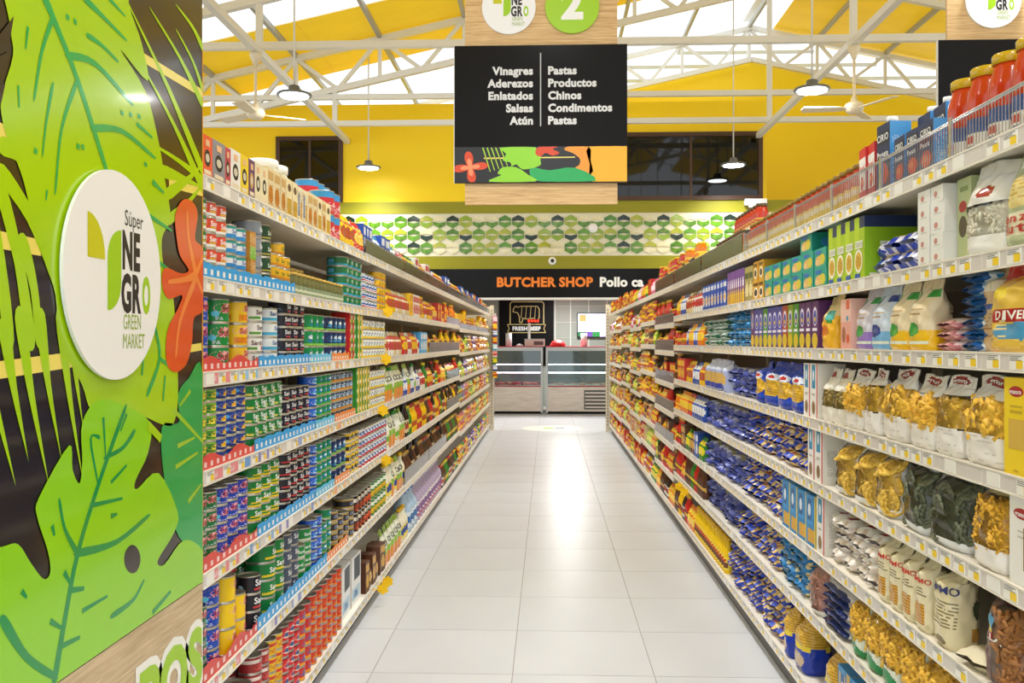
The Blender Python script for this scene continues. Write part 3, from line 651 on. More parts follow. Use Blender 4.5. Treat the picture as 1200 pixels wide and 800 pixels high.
# ------------------------------------------------------------------ pendant lamps and fans
LAMPG = mat('lamp_grey', '#6f7276', rough=.4); GLOW = mat('lamp_glow', '#ffffff', emit=('#fbfdff', 22.0))
lp = MB(); lp.lathe([(.205, .0), (.212, .012), (.2, .03), (.1, .055), (.07, .06), (.065, .12), (.03, .135), (.0, .135)], 28); lamp_me = lp.mesh('lamp_housing', [LAMPG])
lg = MB(); lg.lathe([(0, 0), (.165, 0), (.17, .008), (0, .008)], 28); glow_me = lg.mesh('lamp_diffuser', [GLOW])
def lamp(x, y, lab):
    z = 4.38; t = empty('pendant_lamp', (x, y, z)); tag(t, lab, 'lamp', 'round high bay pendants')
    obj('lamp_housing', lamp_me, t); obj('lamp_diffuser', glow_me, t, (0, 0, -.009))
    one('suspension_cord', STEEL, lambda b: b.tube((0, 0, .13), (0, 0, hr(x) - z), .012, 6), t)
    L = bpy.data.lights.new('lamp_light', 'AREA'); L.shape = 'DISK'; L.size = .33; L.energy = LAMP_W; L.color = (.98, .99, 1); L.spread = math.radians(125)
    o = bpy.data.objects.new('lamp_light', L); COL.objects.link(o); o.parent = t; o.location = (0, 0, -.02)
for xi, x in enumerate((-3.06, .05, 3.12)):
    for yi, y in enumerate((-2.85, 1.8, 6.45, 11.1, 15.75) if xi != 1 else (-.55, 4.1, 8.75, 13.4)):
        lamp(x, y, 'round grey pendant lamp, %s from the camera %s' % (ordinal(yi + 1), ('above the aisle left of the left rack', 'above the middle aisle', 'above the aisle right of the right rack')[xi]))
CREAM = mat('fan_cream', '#e8dcc0', rough=.35)
def fan(x, y, a0, lab):
    t = empty('ceiling_fan', (x, y, 4.2)); tag(t, lab, 'fan', 'ceiling fans')
    cm = MB(); cm.lathe([(0, -.06), (.06, -.06), (.1, -.03), (.115, .02), (.1, .06), (.04, .09), (.03, .14), (.0, .14)], 20); obj('motor', cm.mesh('motor', [CREAM]), t)
    one('down_rod', CREAM, lambda b: b.tube((0, 0, .14), (0, 0, .72), .018, 8), t)
    c2 = MB(); c2.lathe([(.025, .6), (.075, .72), (.075, .75), (0, .75)], 16); obj('canopy', c2.mesh('canopy', [CREAM]), t)
    for k in range(3):
        a = a0 + k * 2 * PI / 3
        b = MB(); b.ngon_plate([(.1, -.03), (.18, -.06), (.6, -.075), (.62, 0), (.6, .075), (.18, .06), (.1, .03)], -.006, .006)
        obj('blade', b.mesh('blade', [CREAM]), t, (0, 0, 0), (.2, 0, a))
fan(-3.58, 11.25, .5, 'cream ceiling fan on a rod near the yellow wall, left beam')
fan(3.66, 11.25, 1.0, 'cream ceiling fan on a rod beneath the right beam')

# ------------------------------------------------------------------ small fittings on the back wall
def fitting(name, lab, cat, m, build): 
    o = one(name, m, build); tag(o, lab, cat); return o
ec = empty('emergency_light', (3.64, YW, 3.87)); tag(ec, 'white emergency light box under the right end of the dark window', 'light')
one('housing', DISC_W, lambda b: (b.box(-.19, -.11, -.06, .19, -.012, .05)), ec); one('diffuser', mat('diffuser_white', '#f6f6f2', rough=.3), lambda b: b.box(-.12, -.12, -.1, .12, -.03, -.06), ec)
dc = empty('dome_camera', (.08, YW - .012, 2.85), 0); tag(dc, 'white dome security camera on the olive band over the butcher sign', 'camera')
for nm, prof, m in (('dome_base', [(0, 0), (.072, 0), (.068, .03), (.05, .05), (0, .05)], DISC_W), ('lens', [(0, .05), (.034, .05), (.03, .065), (0, .07)], DKG)):
    b = MB(); b.lathe(prof, 20); obj(nm, b.mesh(nm, [m]), dc, (0, 0, 0), (PI / 2, 0, 0))
b = MB(); b.lathe([(0, 0), (.085, 0), (.085, .01), (.06, .022), (0, .026)], 24); ro = obj('wall_disc', b.mesh('wall_disc', [DISC_W]), None, (.80, YW - .016, 3.43), (PI / 2, 0, 0)); tag(ro, 'round white disc fixed on the green mosaic band', 'wall disc')

# ------------------------------------------------------------------ butcher shop behind the header
tag(one('wall_rear', mat('shop_grey_green', '#8f958a', rough=.6), lambda b: b.box(-4, 20.5, 0, 4, 20.6, 2.6)), kind='structure')
tag(one('ceiling', mat('shop_ceiling', '#c9c9c2', rough=.7), lambda b: b.box(-4, YW + .2, 2.45, 4, 20.5, 2.5)), kind='structure')
for s in (-1, 1): tag(one('wall_side', MATS['shop_cream'], lambda b: b.box(s * 3.2 - .05, YW + .2, 0, s * 3.2 + .05, 20.5, 2.45)), kind='structure')
sw = bpy.data.objects['wall_rear']
for x in (.16, .5, .9, 1.3, 1.7): one('panel_joint', mat('joint_grey', '#c3c7bd', rough=.5), lambda b: b.box(x - .012, 20.485, 0, x + .012, 20.5, 2.45), sw)
for z in (1.5, 1.85, 2.2): one('panel_joint', MATS['joint_grey'], lambda b: b.box(.16, 20.487, z - .004, 3, 20.5, z + .004), sw)
nb = empty('logo_board', (-.47, 20.475, 1.9)); tag(nb, 'black wall board with gold cow outline reading Fresh Beef', 'sign')
one('board', mat('board_black', '#0a0908', rough=.5, spec=.1), lambda b: b.box(-.6, -.01, -1.0, .6, .02, .5), nb)
GOLD = mat('gold_line', '#b9a96a', rough=.4)
def cow(b):
    out = [(-.28, .2), (-.24, .25), (-.2, .22), (-.12, .24), (.1, .24), (.24, .24), (.28, .18), (.28, -.02), (.24, -.06), (.24, -.12), (.19, -.12), (.18, -.02), (0, -.04), (-.08, -.02), (-.1, -.12), (-.15, -.12), (-.16, .02), (-.2, .1), (-.3, .12), (-.28, .2)]
    for p, q in zip(out, out[1:]): b.bar((p[0], -.014, p[1] + .06), (q[0], -.014, q[1] + .06), .018, .006, up=(0, -1, 0))
    for x in (-.12, -.02, .08, .18): b.bar((x, -.014, .04), (x + .02, -.014, .29), .012, .006, up=(0, -1, 0))
    fr = [(-.36, -.1), (-.36, .36), (-.32, .4), (.34, .4), (.38, .36), (.38, -.1)]
    for p, q in zip(fr, fr[1:]): b.bar((p[0], -.014, p[1]), (q[0], -.014, q[1]), .022, .006, up=(0, -1, 0))
    rb = [(-.42, -.1), (.42, -.1), (.38, -.19), (.42, -.28), (-.42, -.28), (-.38, -.19), (-.42, -.1)]
    for p, q in zip(rb, rb[1:]): b.bar((p[0], -.014, p[1]), (q[0], -.014, q[1]), .016, .006, up=(0, -1, 0))
one('cow_outline', GOLD, cow, nb)
sign_text(nb, 'FRESH BEEF', mat('pale_letter', '#d8dcd8', rough=.4), -.31, .31, -.19, 0, -.016, .045)
tv_ = empty('television', (1.06, 20.42, 1.78)); tag(tv_, 'wall television with white screen and colourful lower edge in butcher shop', 'television')
one('casing', BLACKM, lambda b: b.box(-.42, 0, -.27, .42, .05, .27), tv_)
scn = one('screen', mat('screen_glow', '#eef0ff', emit=('#e6e8ff', .9)), lambda b: b.box(-.4, -.004, -.14, .4, 0, .25), tv_)
for i, c in enumerate(('#0f5c30', '#5b3a8a', '#1f7a3a', '#c9b8e8', '#12482a')): one('screen_picture', mat('screen_%d' % i, c, emit=(c, .7)), lambda b: b.box(-.4 + .16 * i, -.004, -.25, -.4 + .16 * i + .16, 0, -.14), scn)
one('screen_picture', mat('screen_face', '#c98a4a', emit=('#c98a4a', .7)), lambda b: b.box(-.37, -.0055, .08, -.22, -.004, .23), scn)
WOODC = wood_mat('whitewash_wood', '#f2e8e0', '#cfc2b6', (1, 1, 18), .6)
METL = mat('case_metal', '#bfc3c4', rough=.3, metal=.6); RED = mat('red_line', '#b01828', rough=.4)
def display_case(x0, x1, lab, vents, goods):
    t = empty('display_case', ((x0 + x1) / 2, 18.26, 0)); w = (x1 - x0) / 2; tag(t, lab, 'display case', 'butcher display cases')
    one('plinth', BLACKM, lambda b: b.box(-w + .02, .04, 0, w - .02, .9, .05), t)
    cb = one('timber_front', WOODC, lambda b: b.box(-w, 0, .05, w, .9, .53), t)
    if vents:
        one('vent_shade_sheet', DARKM, lambda b: b.box(.08, -.003, .09, w - .1, .001, .47), cb)  # dark sheet on the front, standing in for shade between the slats
        for k in range(5): one('vent_slat', WOODC, lambda b: b.box(.1, -.012, .12 + k * .07, w - .12, 0, .15 + k * .07), cb)
    one('red_strip', RED, lambda b: b.box(-w, -.006, .53, w, .02, .55), t)
    one('deck', STEEL, lambda b: b.box(-w, .02, .5, w, .9, .56), t)
    one('front_pane', GLASS, lambda b: b.box(-w + .02, .0, .55, w - .02, .006, 1.24), t)
    one('top_slab', METL, lambda b: b.box(-w, -.01, 1.24, w, .9, 1.31), t)
    one('top_red_edge', RED, lambda b: b.box(-w, -.014, 1.31, w, .9, 1.325), t)
    one('back_liner', mat('case_liner', '#8fa0a4', rough=.4), lambda b: b.box(-w, .86, .55, w, .9, 1.24), t)
    TUBE = mat('case_tube', '#ffffff', emit=('#ffe9f2' if goods == 'meat' else '#e8fbff', 4.0))
    for z, y in ((.98, .3), (.82, .18)):
        one('glass_shelf', GLASS, lambda b: b.box(-w + .03, y, z, w - .03, .85, z + .008), t)
        one('light_tube', mat('case_tube_' + goods, '#ffffff', emit=('#ffd6ec' if goods == 'meat' else '#e8fbff', 9.0)), lambda b: b.tube((-w + .05, y, z - .015), (w - .05, y, z - .015), .008, 8), t)
    for s in (-1, 1): one('end_frame', METL, lambda b: b.box(s * (w - .02) - .02, -.02, 0.02, s * (w - .02) + .02, .9, 1.31), t)
    return t
display_case(-1.09, -.10, 'glass butcher display case with meat under pink light', False, 'meat')
display_case(-.04, 1.30, 'glass butcher display case with slatted vent in its timber front', True, 'cold')
rnd = random.Random(5)
meat_m = [mat('meat_%d' % i, c, rough=.35) for i, c in enumerate(('#b03040', '#d05a5a', '#8a2038', '#c9785a'))]
for i in range(11):
    b = MB(); b.lathe([(0, 0), (.035, .004), (.05, .022), (.045, .04), (.02, .052), (0, .054)], 12)
    o = obj('meat_cut', b.mesh('meat_cut', [meat_m[i % 4]]), None, (-1.0 + .083 * i, 18.26 + .12 + .07 * (i % 3), .5605), (0, 0, rnd.random() * 3), (.9, 1.6, 1.2))
    tag(o, 'red cut of meat in the display case, %s from the rack' % ordinal(i + 1), 'meat', 'meat in the display case')
for i in range(8):
    b = MB(); b.box(-.06, -.1, 0, .06, .1, .03, lin(('#e8e4dc', '#d8b0a0', '#cfd8d8')[i % 3]), 0); b.box(-.05, -.09, .03, .05, .09, .042, lin(('#c97a6a', '#e0c8b0', '#b05050')[i % 3]), 0)
    o = obj('food_tray', b.mesh('food_tray'), None, (.1 + .145 * i, 18.45, .5605)); tag(o, 'small packed food tray in the cold case, %s from the meat case' % ordinal(i + 1), 'tray', 'trays in the cold case')
# things on the counter
def roll(x, lab):
    t = empty('paper_roll', (x, 18.5, 1.326)); tag(t, lab, 'paper roll', 'paper rolls on the counter')
    b = MB(); b.lathe([(.022, 0), (.062, 0), (.062, .26), (.022, .26)], 20); obj('paper', b.mesh('paper', [DISC_W]), t); b = MB(); b.lathe([(.016, .002), (.022, .002), (.022, .262), (.016, .262)], 14); obj('core', b.mesh('core', [mat('card_core', '#a88a60', rough=.7)]), t)
roll(-.78, 'white paper roll standing on the meat case beside the scale'); roll(.72, 'white paper roll standing on the cold case below the television')
sc_ = empty('weighing_scale', (-.26, 18.55, 1.326)); tag(sc_, 'white counter scale with a pole display glowing red', 'scale')
one('body', mat('scale_white', '#d9d8cc', rough=.4), lambda b: b.box(-.2, -.12, 0, .2, .15, .13), sc_); one('platter', METL, lambda b: b.box(-.2, -.13, .135, .2, .15, .15), sc_)
one('keypad', DARKM, lambda b: b.box(-.02, -.124, .03, .17, -.12, .1), sc_); one('pole', MATS['scale_white'], lambda b: b.box(-.14, .1, .13, -.09, .15, .5), sc_)
hd = one('display_head', BLACKM, lambda b: b.box(-.16, .09, .47, .1, .16, .55), sc_); one('digits', mat('red_digit', '#ff3020', emit=('#ff2a18', 3.0)), lambda b: [b.box(-.14 + k * .06, .086, .49, -.1 + k * .06, .09, .53) for k in range(4)], hd)
cl = MB(); cl.lathe([(0, 0), (.08, .003), (.07, .03), (.03, .05), (0, .052)], 14); tag(obj('cloth', cl.mesh('cloth', [DISC_W]), None, (-.56, 18.5, 1.326)), 'crumpled white cloth on the counter between roll and scale', 'cloth')
rb = MB(); rb.lathe([(0, 0), (.15, .0), (.16, .04), (.11, .1), (.04, .13), (0, .135)], 16); tag(obj('red_basket', rb.mesh('red_basket', [mat('basket_red', '#a81c1c', rough=.5)]), None, (.2, 18.6, 1.326)), 'rounded dark red bag of produce on the cold case', 'bag')
sl = empty('added_shop_lamp', (.4, 18.9, 2.44)); tag(sl, 'added square fill light under the butcher shop ceiling', 'light'); one('frame', STEEL, lambda b: b.box(-.31, -.31, -.02, .31, .31, .009), sl); one('diffuser', mat('shop_fill_glow', '#ffffff', emit=('#ffffff', 5.0)), lambda b: b.box(-.28, -.28, -.024, .28, .28, -.02), sl)  # lamp added out of view to brighten the shop interior
L = bpy.data.lights.new('shop_fill_light', 'AREA'); L.size = .55; L.energy = 80; o = bpy.data.objects.new('shop_fill_light', L); COL.objects.link(o); o.parent = sl; o.location = (0, 0, -.03)
# round floor decal in the cross aisle
fd = MB(); fd.lathe([(0, 0), (.49, 0), (.49, .0012), (0, .0012)], 48, sm=False); fdo = obj('floor_decal', fd.mesh('floor_decal', [mat('decal_cream', '#efe8d8', rough=.4)]), None, (.07, 15.2, .0004)); tag(fdo, 'round pale floor sticker with green mark in the cross aisle', 'sticker')
one('green_mark', LOGO_G, lambda b: b.box(-.14, -.1, .0013, .02, .12, .002), fdo); one('dark_mark', LOGO_K, lambda b: b.box(.05, -.06, .0013, .2, .08, .002), fdo)
# ------------------------------------------------------------------ goods: designs
DES = {}
def D(key, shape, name, cat, desc, base, layers=(), **k): DES[key] = dict(shape=shape, name=name, cat=cat, desc=desc, base=base, layers=list(layers), **k)
def fu_of(u): return (u * 2 + .5) % 1
def loop_paint(fn): return lambda u, v: fn(fu_of(u), v)
def sgnp(x, p): return math.copysign(abs(x) ** p, x)
def bag_surface(w, d, h, seed=0, k=1.0, tilt=.35, full=.55):
    r = random.Random(seed); ph = [r.random() * 6.28 for _ in range(6)]
    def S(u, v):
        t = 2 * PI * (u - .5)
        if v < .07: f = .78 + .22 * v / .07
        elif v < full: f = 1.0
        elif v < .9: q = (v - full) / (.9 - full); q = q * q * (3 - 2 * q); f = 1 - .9 * q
        else: f = .1
        p = .6 + .4 * min(1, max(0, (v - .3) / .5)); ww = w / 2 * (.95 + .05 * math.cos(v * 9 + ph[0])) * (1 if v > .07 else .93 + .07 * v / .07)
        x = ww * sgnp(math.sin(t), p); y = -d / 2 * f * sgnp(math.cos(t), p)
        wr = .018 * d * (math.sin(7 * t + 14 * v + ph[1]) + .8 * math.sin(11 * t - 21 * v + ph[2]) + .7 * math.sin(3 * t + 33 * v + ph[3])) * (.4 + v)
        x += wr * math.sin(t) * .6; y -= wr * math.cos(t)
        if v > .8: y += (v - .8) * h * tilt
        z = h * v - (.035 * h * math.sin(x / w * 3.1 + ph[4]) ** 2 if v > .85 else 0)
        return (x * k, y * k, z * (k if k < 1 else 1) + (0 if k == 1 else h * .01))
    return S
def pillow_surface(w, d, h, seed=0):
    r = random.Random(seed); ph = [r.random() * 6.28 for _ in range(4)]
    def S(u, v):
        t = 2 * PI * (u - .5); e = abs(2 * v - 1); f = max(.1, (1 - e ** 9)) ** .7; fw = .86 + .14 * (1 - e ** 8)
        x = w / 2 * fw * sgnp(math.sin(t), .8); z = h / 2 + h / 2 * f * sgnp(math.cos(t), .75)
        wr = .03 * h * (math.sin(5 * t + 12 * v + ph[0]) + math.sin(9 * t - 25 * v + ph[1]))
        return (x + wr * math.sin(t), (v - .5) * d + .004 * math.sin(6 * t + ph[2]), max(0, z + wr * math.cos(t)))
    return S
def pasta_bits(b, S, win, kind, n, c, seed, scale=1.0):
    r = random.Random(seed); u0, v0, u1, v1 = win
    for i in range(n):
        fu = u0 + (u1 - u0) * r.random(); v = v0 + (v1 - v0) * r.random(); u = .25 + fu / 2
        p = Vector(S(u, v)); a = r.random() * PI * 2; e = .01
        tu = (Vector(S(u + e, v)) - p).normalized(); tvv = (Vector(S(u, v + e)) - p).normalized(); nn = tu.cross(tvv).normalized()
        d = (tu * math.cos(a) + tvv * math.sin(a) + nn * (r.random() - .5) * .06).normalized(); k = .8 + .4 * r.random()
        kk = .82 + .3 * r.random(); cc = tuple(min(1, x * kk) for x in c)
        if kind == 'tube': L = .024 * k * scale; q = p - nn * .006; b.tube(q - d * L, q + d * L, .0078 * scale, 7, cc, mN)
        elif kind == 'thin': L = .02 * k * scale; q = p - nn * .002; b.tube(q - d * L, q + d * L, .0038 * scale, 5, cc, mN)
        elif kind == 'blob': q = p - nn * .008; L = .011 * scale; b.tube(q - d * L, q, .005 * scale, 7, cc, mN, .012 * scale); b.tube(q, q + d * L, .012 * scale, 7, cc, mN, .005 * scale)
        elif kind == 'nest':
            R = .023 * scale * k; q = p - nn * .006
            for rr in (R, R * .7, R * .42):
                for j in range(9):
                    a0 = 2 * PI * j / 9; a1 = 2 * PI * (j + 1) / 9; m_ = nn * (.003 * math.sin(3 * a0))
                    b.tube(q + (tu * math.cos(a0) + tvv * math.sin(a0)) * rr + m_, q + (tu * math.cos(a1) + tvv * math.sin(a1)) * rr + nn * (.003 * math.sin(3 * a1)), .0045 * scale, 4, cc, mN)
def crisp(b, S, lay, wu, hv, seed, mat_i=0):
    """printed shapes laid on a can or box face one over the other, with clean edges"""
    r = random.Random(seed); k = 0
    for l in lay:
        if l[0] == 't': continue
        c = lin(l[-1]); k += 1; off = .00022 * k
        def P(u, v):
            e = 1e-3; p = Vector(S(u, v)); n = (Vector(S(u + e, v)) - Vector(S(u - e, v))).cross(Vector(S(u, v + e)) - Vector(S(u, v - e))); return tuple(p + n.normalized() * off)
        def rect(u0, v0, u1, v1):
            N = max(1, int(abs(u1 - u0) * 16)); n = len(b.v)
            for i in range(N + 1): u = u0 + (u1 - u0) * i / N; b.v.append(P(u, v0)); b.v.append(P(u, v1))
            for i in range(N): b.face((n + 2 * i, n + 2 * i + 2, n + 2 * i + 3, n + 2 * i + 1), c, mat_i, True)
        if l[0] == 'r': rect(max(0, l[1]), l[2], min(1, l[3]), l[4])
        elif l[0] == 'e':
            n = len(b.v); b.v.append(P(l[1], l[2])); M_ = 20
            for rr in (.5, 1):
                for i in range(M_): a = 2 * PI * i / M_; b.v.append(P(l[1] + l[3] * rr * math.cos(a), min(1, max(0, l[2] + l[4] * rr * math.sin(a)))))
            for i in range(M_): j = (i + 1) % M_; b.face((n, n + 1 + i, n + 1 + j), c, mat_i, True); b.face((n + 1 + i, n + 1 + M_ + i, n + 1 + M_ + j, n + 1 + j), c, mat_i, True)
        elif l[0] == 'n':
            d_, u0, v0, u1, v1 = l[1:6]; rows = max(2, int((v1 - v0) * hv / .0048)); 
            for q in range(rows):
                v = v0 + (v1 - v0) * (q + .3) / rows; u = u0 + r.random() * .05
                while u < u1:
                    w = .03 + .07 * r.random()
                    if r.random() < d_ * 2.2: rect(u, v, min(u1, u + w), v + (v1 - v0) / rows * .42)
                    u += w + .03
MESHES = {}
def design(key, near, var=0):
    """parts of a design: [(part name, mesh)], the first being the thing's own mesh; near ones carry their parts apart"""
    D_ = DES[key]; var = var % D_.get('vars', 1)
    if (key, near, var) in MESHES: return MESHES[key, near, var]
    sh = D_['shape']; lay = D_['layers']; col = paint(D_['base'], lay); txt = [l for l in lay if l[0] == 't']; parts = {}
    def part(n): return parts.setdefault(n, MB())
    nm = D_['name']; body = part(nm)
    def letter(S, wu, hv, target, loop, m=mP):
        for l in txt if near is not None else ():
            _, s, cu, cv, h, c = l[:6]
            T = (lambda u, v: S(.25 + u / 2, v)) if loop else S
            part(target).text(s, T, cu, cv, h, wu, hv, lin(c), m, off=.0022, maxw=l[6] if len(l) > 6 else .85)
    if sh == 'can':
        r, h = D_['r'], D_['h']; seg = 24 if near else 16
        body.lathe([(0, .003), (r * .93, .003), (r * .95, 0), (r, 0), (r, .003), (r - .0012, .004), (r - .0012, h - .004), (r, h - .003), (r, h), (r * .95, h), (r * .93, h - .004), (r * .5, h - .0035), (0, h - .004)], seg, c=lin('#c9c6bd'), m=mT)
        S = lambda u, v: ((r - .0003) * math.sin(2 * PI * (u - .5)), -(r - .0003) * math.cos(2 * PI * (u - .5)), .0045 + (h - .009) * v)
        
        if near:
            part('label').grid(S, 32, 2, lambda u, v: lin(D_['base']), mP, True, True)
            for o_ in (.25, -.25): crisp(part('label'), lambda u, v: S(o_ + u / 2, v), lay, PI * r, h - .009, len(key))
        else: part('label').grid(S, 24, 8, loop_paint(col), mP, True, True)
        letter(S, PI * r, h - .009, 'label', True)
        dims = (2 * r, 2 * r, h)
    elif sh == 'box':
        w, d, h = D_['w'], D_['d'], D_['h']; n1, n2 = D_.get('res', (20, 26) if near else (10, 12)); side = paint(D_.get('side', D_['base']), D_.get('slay', [])); tp = paint(D_.get('top', D_['base']), [])
        Sf = lambda u, v: ((u - .5) * w, -d / 2, v * h)
        
        if near: body.grid(Sf, 1, 1, lambda u, v: lin(D_['base']), mP); crisp(part('print'), Sf, lay, w, h, len(key))
        else: body.grid(Sf, n1, n2, col, mP)
        
        for Sd in (lambda u, v: (w / 2, (u - .5) * d, v * h), lambda u, v: (-w / 2, (.5 - u) * d, v * h)):
            if near: body.grid(Sd, 1, 1, lambda u, v: lin(D_.get('side', D_['base'])), mP); crisp(part('print'), Sd, D_.get('slay', []), d, h, 3)
            else: body.grid(Sd, 8, 10, side, mP)
        body.grid(lambda u, v: ((u - .5) * w, (v - .5) * d, h), 1, 1, tp, mP); body.grid(lambda u, v: ((.5 - u) * w, d / 2, v * h), 1, 1, side, mP); body.grid(lambda u, v: ((.5 - u) * w, (v - .5) * d, 0), 1, 1, side, mP)
        letter(Sf, w, h, 'lettering', False)
        if D_.get('window'):
            u0, v0, u1, v1, c = D_['window']; wb_ = part('window'); wb_.quad([Sf(u0, v0), Sf(u1, v0), Sf(u1, v1), Sf(u0, v1)], lin(c), mS); wb_.v = [(x, y - .0008, z) for x, y, z in wb_.v]
        if D_.get('cap'):
            part('cap').lathe([(.016, h), (.016, h + .018), (0, h + .018)], 14, c=lin('#f2f2f2'), m=mS); parts['cap'].v = [(x + w * .12, y - d * .15, z) for x, y, z in parts['cap'].v]
        dims = (w, d, h)
    elif sh == 'bag':
        w, d, h = D_['w'], D_['d'], D_['h']; S = bag_surface(w, d, h, var * 17 + len(key), tilt=D_.get('tilt', .3), full=D_.get('full', .55)); win = D_.get('win')
        def mf(u, v):
            f = fu_of(u)
            return mF if win and win[0] <= f <= win[2] and win[1] <= v <= win[3] and (D_.get('winback') or .25 <= u <= .75) else mG
        nu, nv = (72, 48) if near else (20, 12)
        body.grid(S, nu, nv, loop_paint(col), mG, True, True, mf=mf if win else None)
        body.face([k for k in range(nu)][::-1], lin(D_['base']), mG)
        if win:
            Si = bag_surface(w, d, h, var * 17 + len(key), k=.95, tilt=D_.get('tilt', .3), full=D_.get('full', .55)); pc = lin(D_['pasta'][1]); pb = part('pasta'); v1 = min(win[3], .86)
            pb.grid(lambda u, v: Si(u, .02 + v * (v1 - .04)), 24, 14, lambda u, v: tuple(x * .88 for x in pc), mN, True, True)
            pasta_bits(pb, Si, (win[0] + .04, win[1] + .02, win[2] - .04, v1 - .03), D_['pasta'][0], D_['pasta'][2] if near else D_['pasta'][2] // 2, pc, var + 3, D_['pasta'][3] if len(D_['pasta']) > 3 else 1)
        letter(S, w, h, 'lettering', True, mP); dims = (w, d, h)
        if D_.get('tie'): part('tie').lathe([(.004, 0), (.012, .002), (.012, .012), (.004, .014)], 10, c=lin(D_['tie']), m=mP); parts['tie'].v = [(x, y + h * .02, z + h * .86) for x, y, z in parts['tie'].v]
    elif sh == 'pillow':
        w, d, h = D_['w'], D_['d'], D_['h']; S = pillow_surface(w, d, h, var * 13 + len(key))
        body.grid(S, 18 if near else 12, 14 if near else 9, loop_paint(col), mG, True, True); dims = (w * .97, d, h)
    elif sh == 'lathe':
        pr = D_['prof']; seg = 22 if near else 14; m_ = D_.get('m', mS)
        body.lathe(pr, seg, c=lin(D_['base']), m=m_, cols=[lin(c) for c in D_['cols']] if 'cols' in D_ else None)
        if 'lid' in D_: part('lid').lathe(D_['lid'][0], seg, c=lin(D_['lid'][1]), m=mS)
        if 'lab' in D_:
            z0, z1, r, lb = D_['lab']; lc = paint(lb, lay); S = lambda u, v: (r * math.sin(2 * PI * (u - .5)), -r * math.cos(2 * PI * (u - .5)), z0 + (z1 - z0) * v)
            part('label').grid(S, 32 if near else 20, 12 if near else 7, loop_paint(lc), mP, True, True); letter(S, PI * r, z1 - z0, 'label', True)
        if D_.get('handle'):
            hz, hr_ = D_['handle']; hd_ = part('handle'); pts = [(0, hr_ * .4, hz), (0, hr_ * 1.0, hz - .005), (0, hr_ * 1.05, hz - .06), (0, hr_ * .85, hz - .085)]
            for p, q in zip(pts, pts[1:]): hd_.tube(p, q, .009, 8, lin(D_['base']), mS)
        R = max(p[0] for p in pr); dims = (2 * R, 2 * R, max(p[1] for p in pr) + (.012 if 'lid' in D_ else 0))
    if near:
        out = [(n, b.mesh(n)) for n, b in parts.items() if b.v]
    else:
        b = MB()
        for q in parts.values():
            n = len(b.v); b.v += q.v; b.f += [tuple(n + i for i in f) for f in q.f]; b.c += q.c; b.m += q.m; b.s += q.s
        out = [(nm, b.mesh(nm))]
    MESHES[key, near, var] = (out, dims)
    return MESHES[key, near, var]
def can(key, name, desc, base, layers, r=.037, h=.05): D(key, 'can', name, 'can', desc, base, layers, r=r, h=h)
def box(key, name, desc, base, layers, w, d, h, **k): D(key, 'box', name, k.pop('cat', 'box'), desc, base, layers, w=w, d=d, h=h, **k)
def bag(key, name, desc, base, layers, w, d, h, **k): D(key, 'bag', name, 'bag', desc, base, layers, w=w, d=d, h=h, vars=k.pop('vars', 3), **k)
def pack(key, name, desc, base, layers, w, d, h, **k): D(key, 'pillow', name, 'pack', desc, base, layers, w=w, d=d, h=h, vars=3, **k)
def jar(key, name, desc, base, r, h, lidc, lab, layers=(), cat='jar', neck=.8, lz=.46):
    D(key, 'lathe', name, cat, desc, base, layers, prof=[(0, 0), (r * .92, 0), (r, .006), (r, h * .62), (r * .97, h * .7), (r * neck, h * .82), (r * neck * .97, h * .9), (0, h * .9)], lid=([(r * neck * 1.02, h * .885), (r * neck * 1.06, h * .89), (r * neck * 1.06, h * .985), (r * neck, h), (0, h)], lidc), lab=(h * .06, h * lz, r + .0005, lab))
def bottle(key, name, desc, base, r, h, lidc, lab, layers=(), **k):
    D(key, 'lathe', name, 'bottle', desc, base, layers, prof=[(0, 0), (r * .93, 0), (r, .008), (r, h * .55), (r * .92, h * .62), (r * .42, h * .78), (r * .38, h * .92), (0, h * .92)], lid=([(r * .44, h * .9), (r * .44, h * .99), (r * .38, h), (0, h)], lidc), lab=(h * .12, h * .48, r + .0005, lab), **k)
PINK = '#f2a9ae'
def sardi(c1, c2, tc='#ffffff'): return [('r', 0, 0, 1, .22, c2), ('t', 'Sardi', .48, .62, .42, tc), ('n', .3, .1, .05, .9, .2, '#f4f4ee'), ('r', .3, .28, .8, .36, '#f1d21c')]
def suli(c2='#f2d43a'): return [('e', .42, .62, .34, .26, PINK), ('t', 'Suli', .42, .62, .34, '#b01a3a'), ('r', .62, .05, .98, .3, c2), ('e', .12, .35, .09, .14, '#5ac8e8'), ('n', .25, .1, .05, .6, .22, '#e8e8ff')]
can('tuna_green_w', 'sardine_can', 'green and white sardine can', '#0d7a3a', sardi(0, '#f4f4f0'), .036, .044)
can('tuna_red', 'sardine_can', 'orange red sardine can', '#e0492c', sardi(0, '#f4f4f0'), .038, .044)
can('tuna_teal', 'sardine_can', 'white and teal sardine can', '#f0f4f4', [('r', 0, 0, 1, .35, '#2a8fd8'), ('r', 0, .8, 1, 1, '#1d9a92'), ('t', 'Sardi', .5, .58, .36, '#1a4fa8')], .042, .044)
can('can_dkgreen', 'vegetable_can', 'dark green tinned food can', '#1c4a2c', [('t', 'Sardi', .5, .5, .3, '#e8efe0'), ('r', 0, .1, 1, .18, '#c8b04a')], .048, .055)
can('can_grey', 'vegetable_can', 'grey tinned food can', '#8d97a3', [('t', 'Sardi', .55, .5, .3, '#ffffff'), ('r', 0, .1, 1, .2, '#5a6470'), ('r', .7, .3, .9, .9, '#b9c0c8')], .048, .055)
can('can_yellow_s', 'spread_can', 'small yellow spread can', '#f2bd1d', [('t', 'Sardi', .5, .55, .36, '#2a6a2a'), ('r', 0, 0, 1, .22, '#d98a14')], .034, .044)
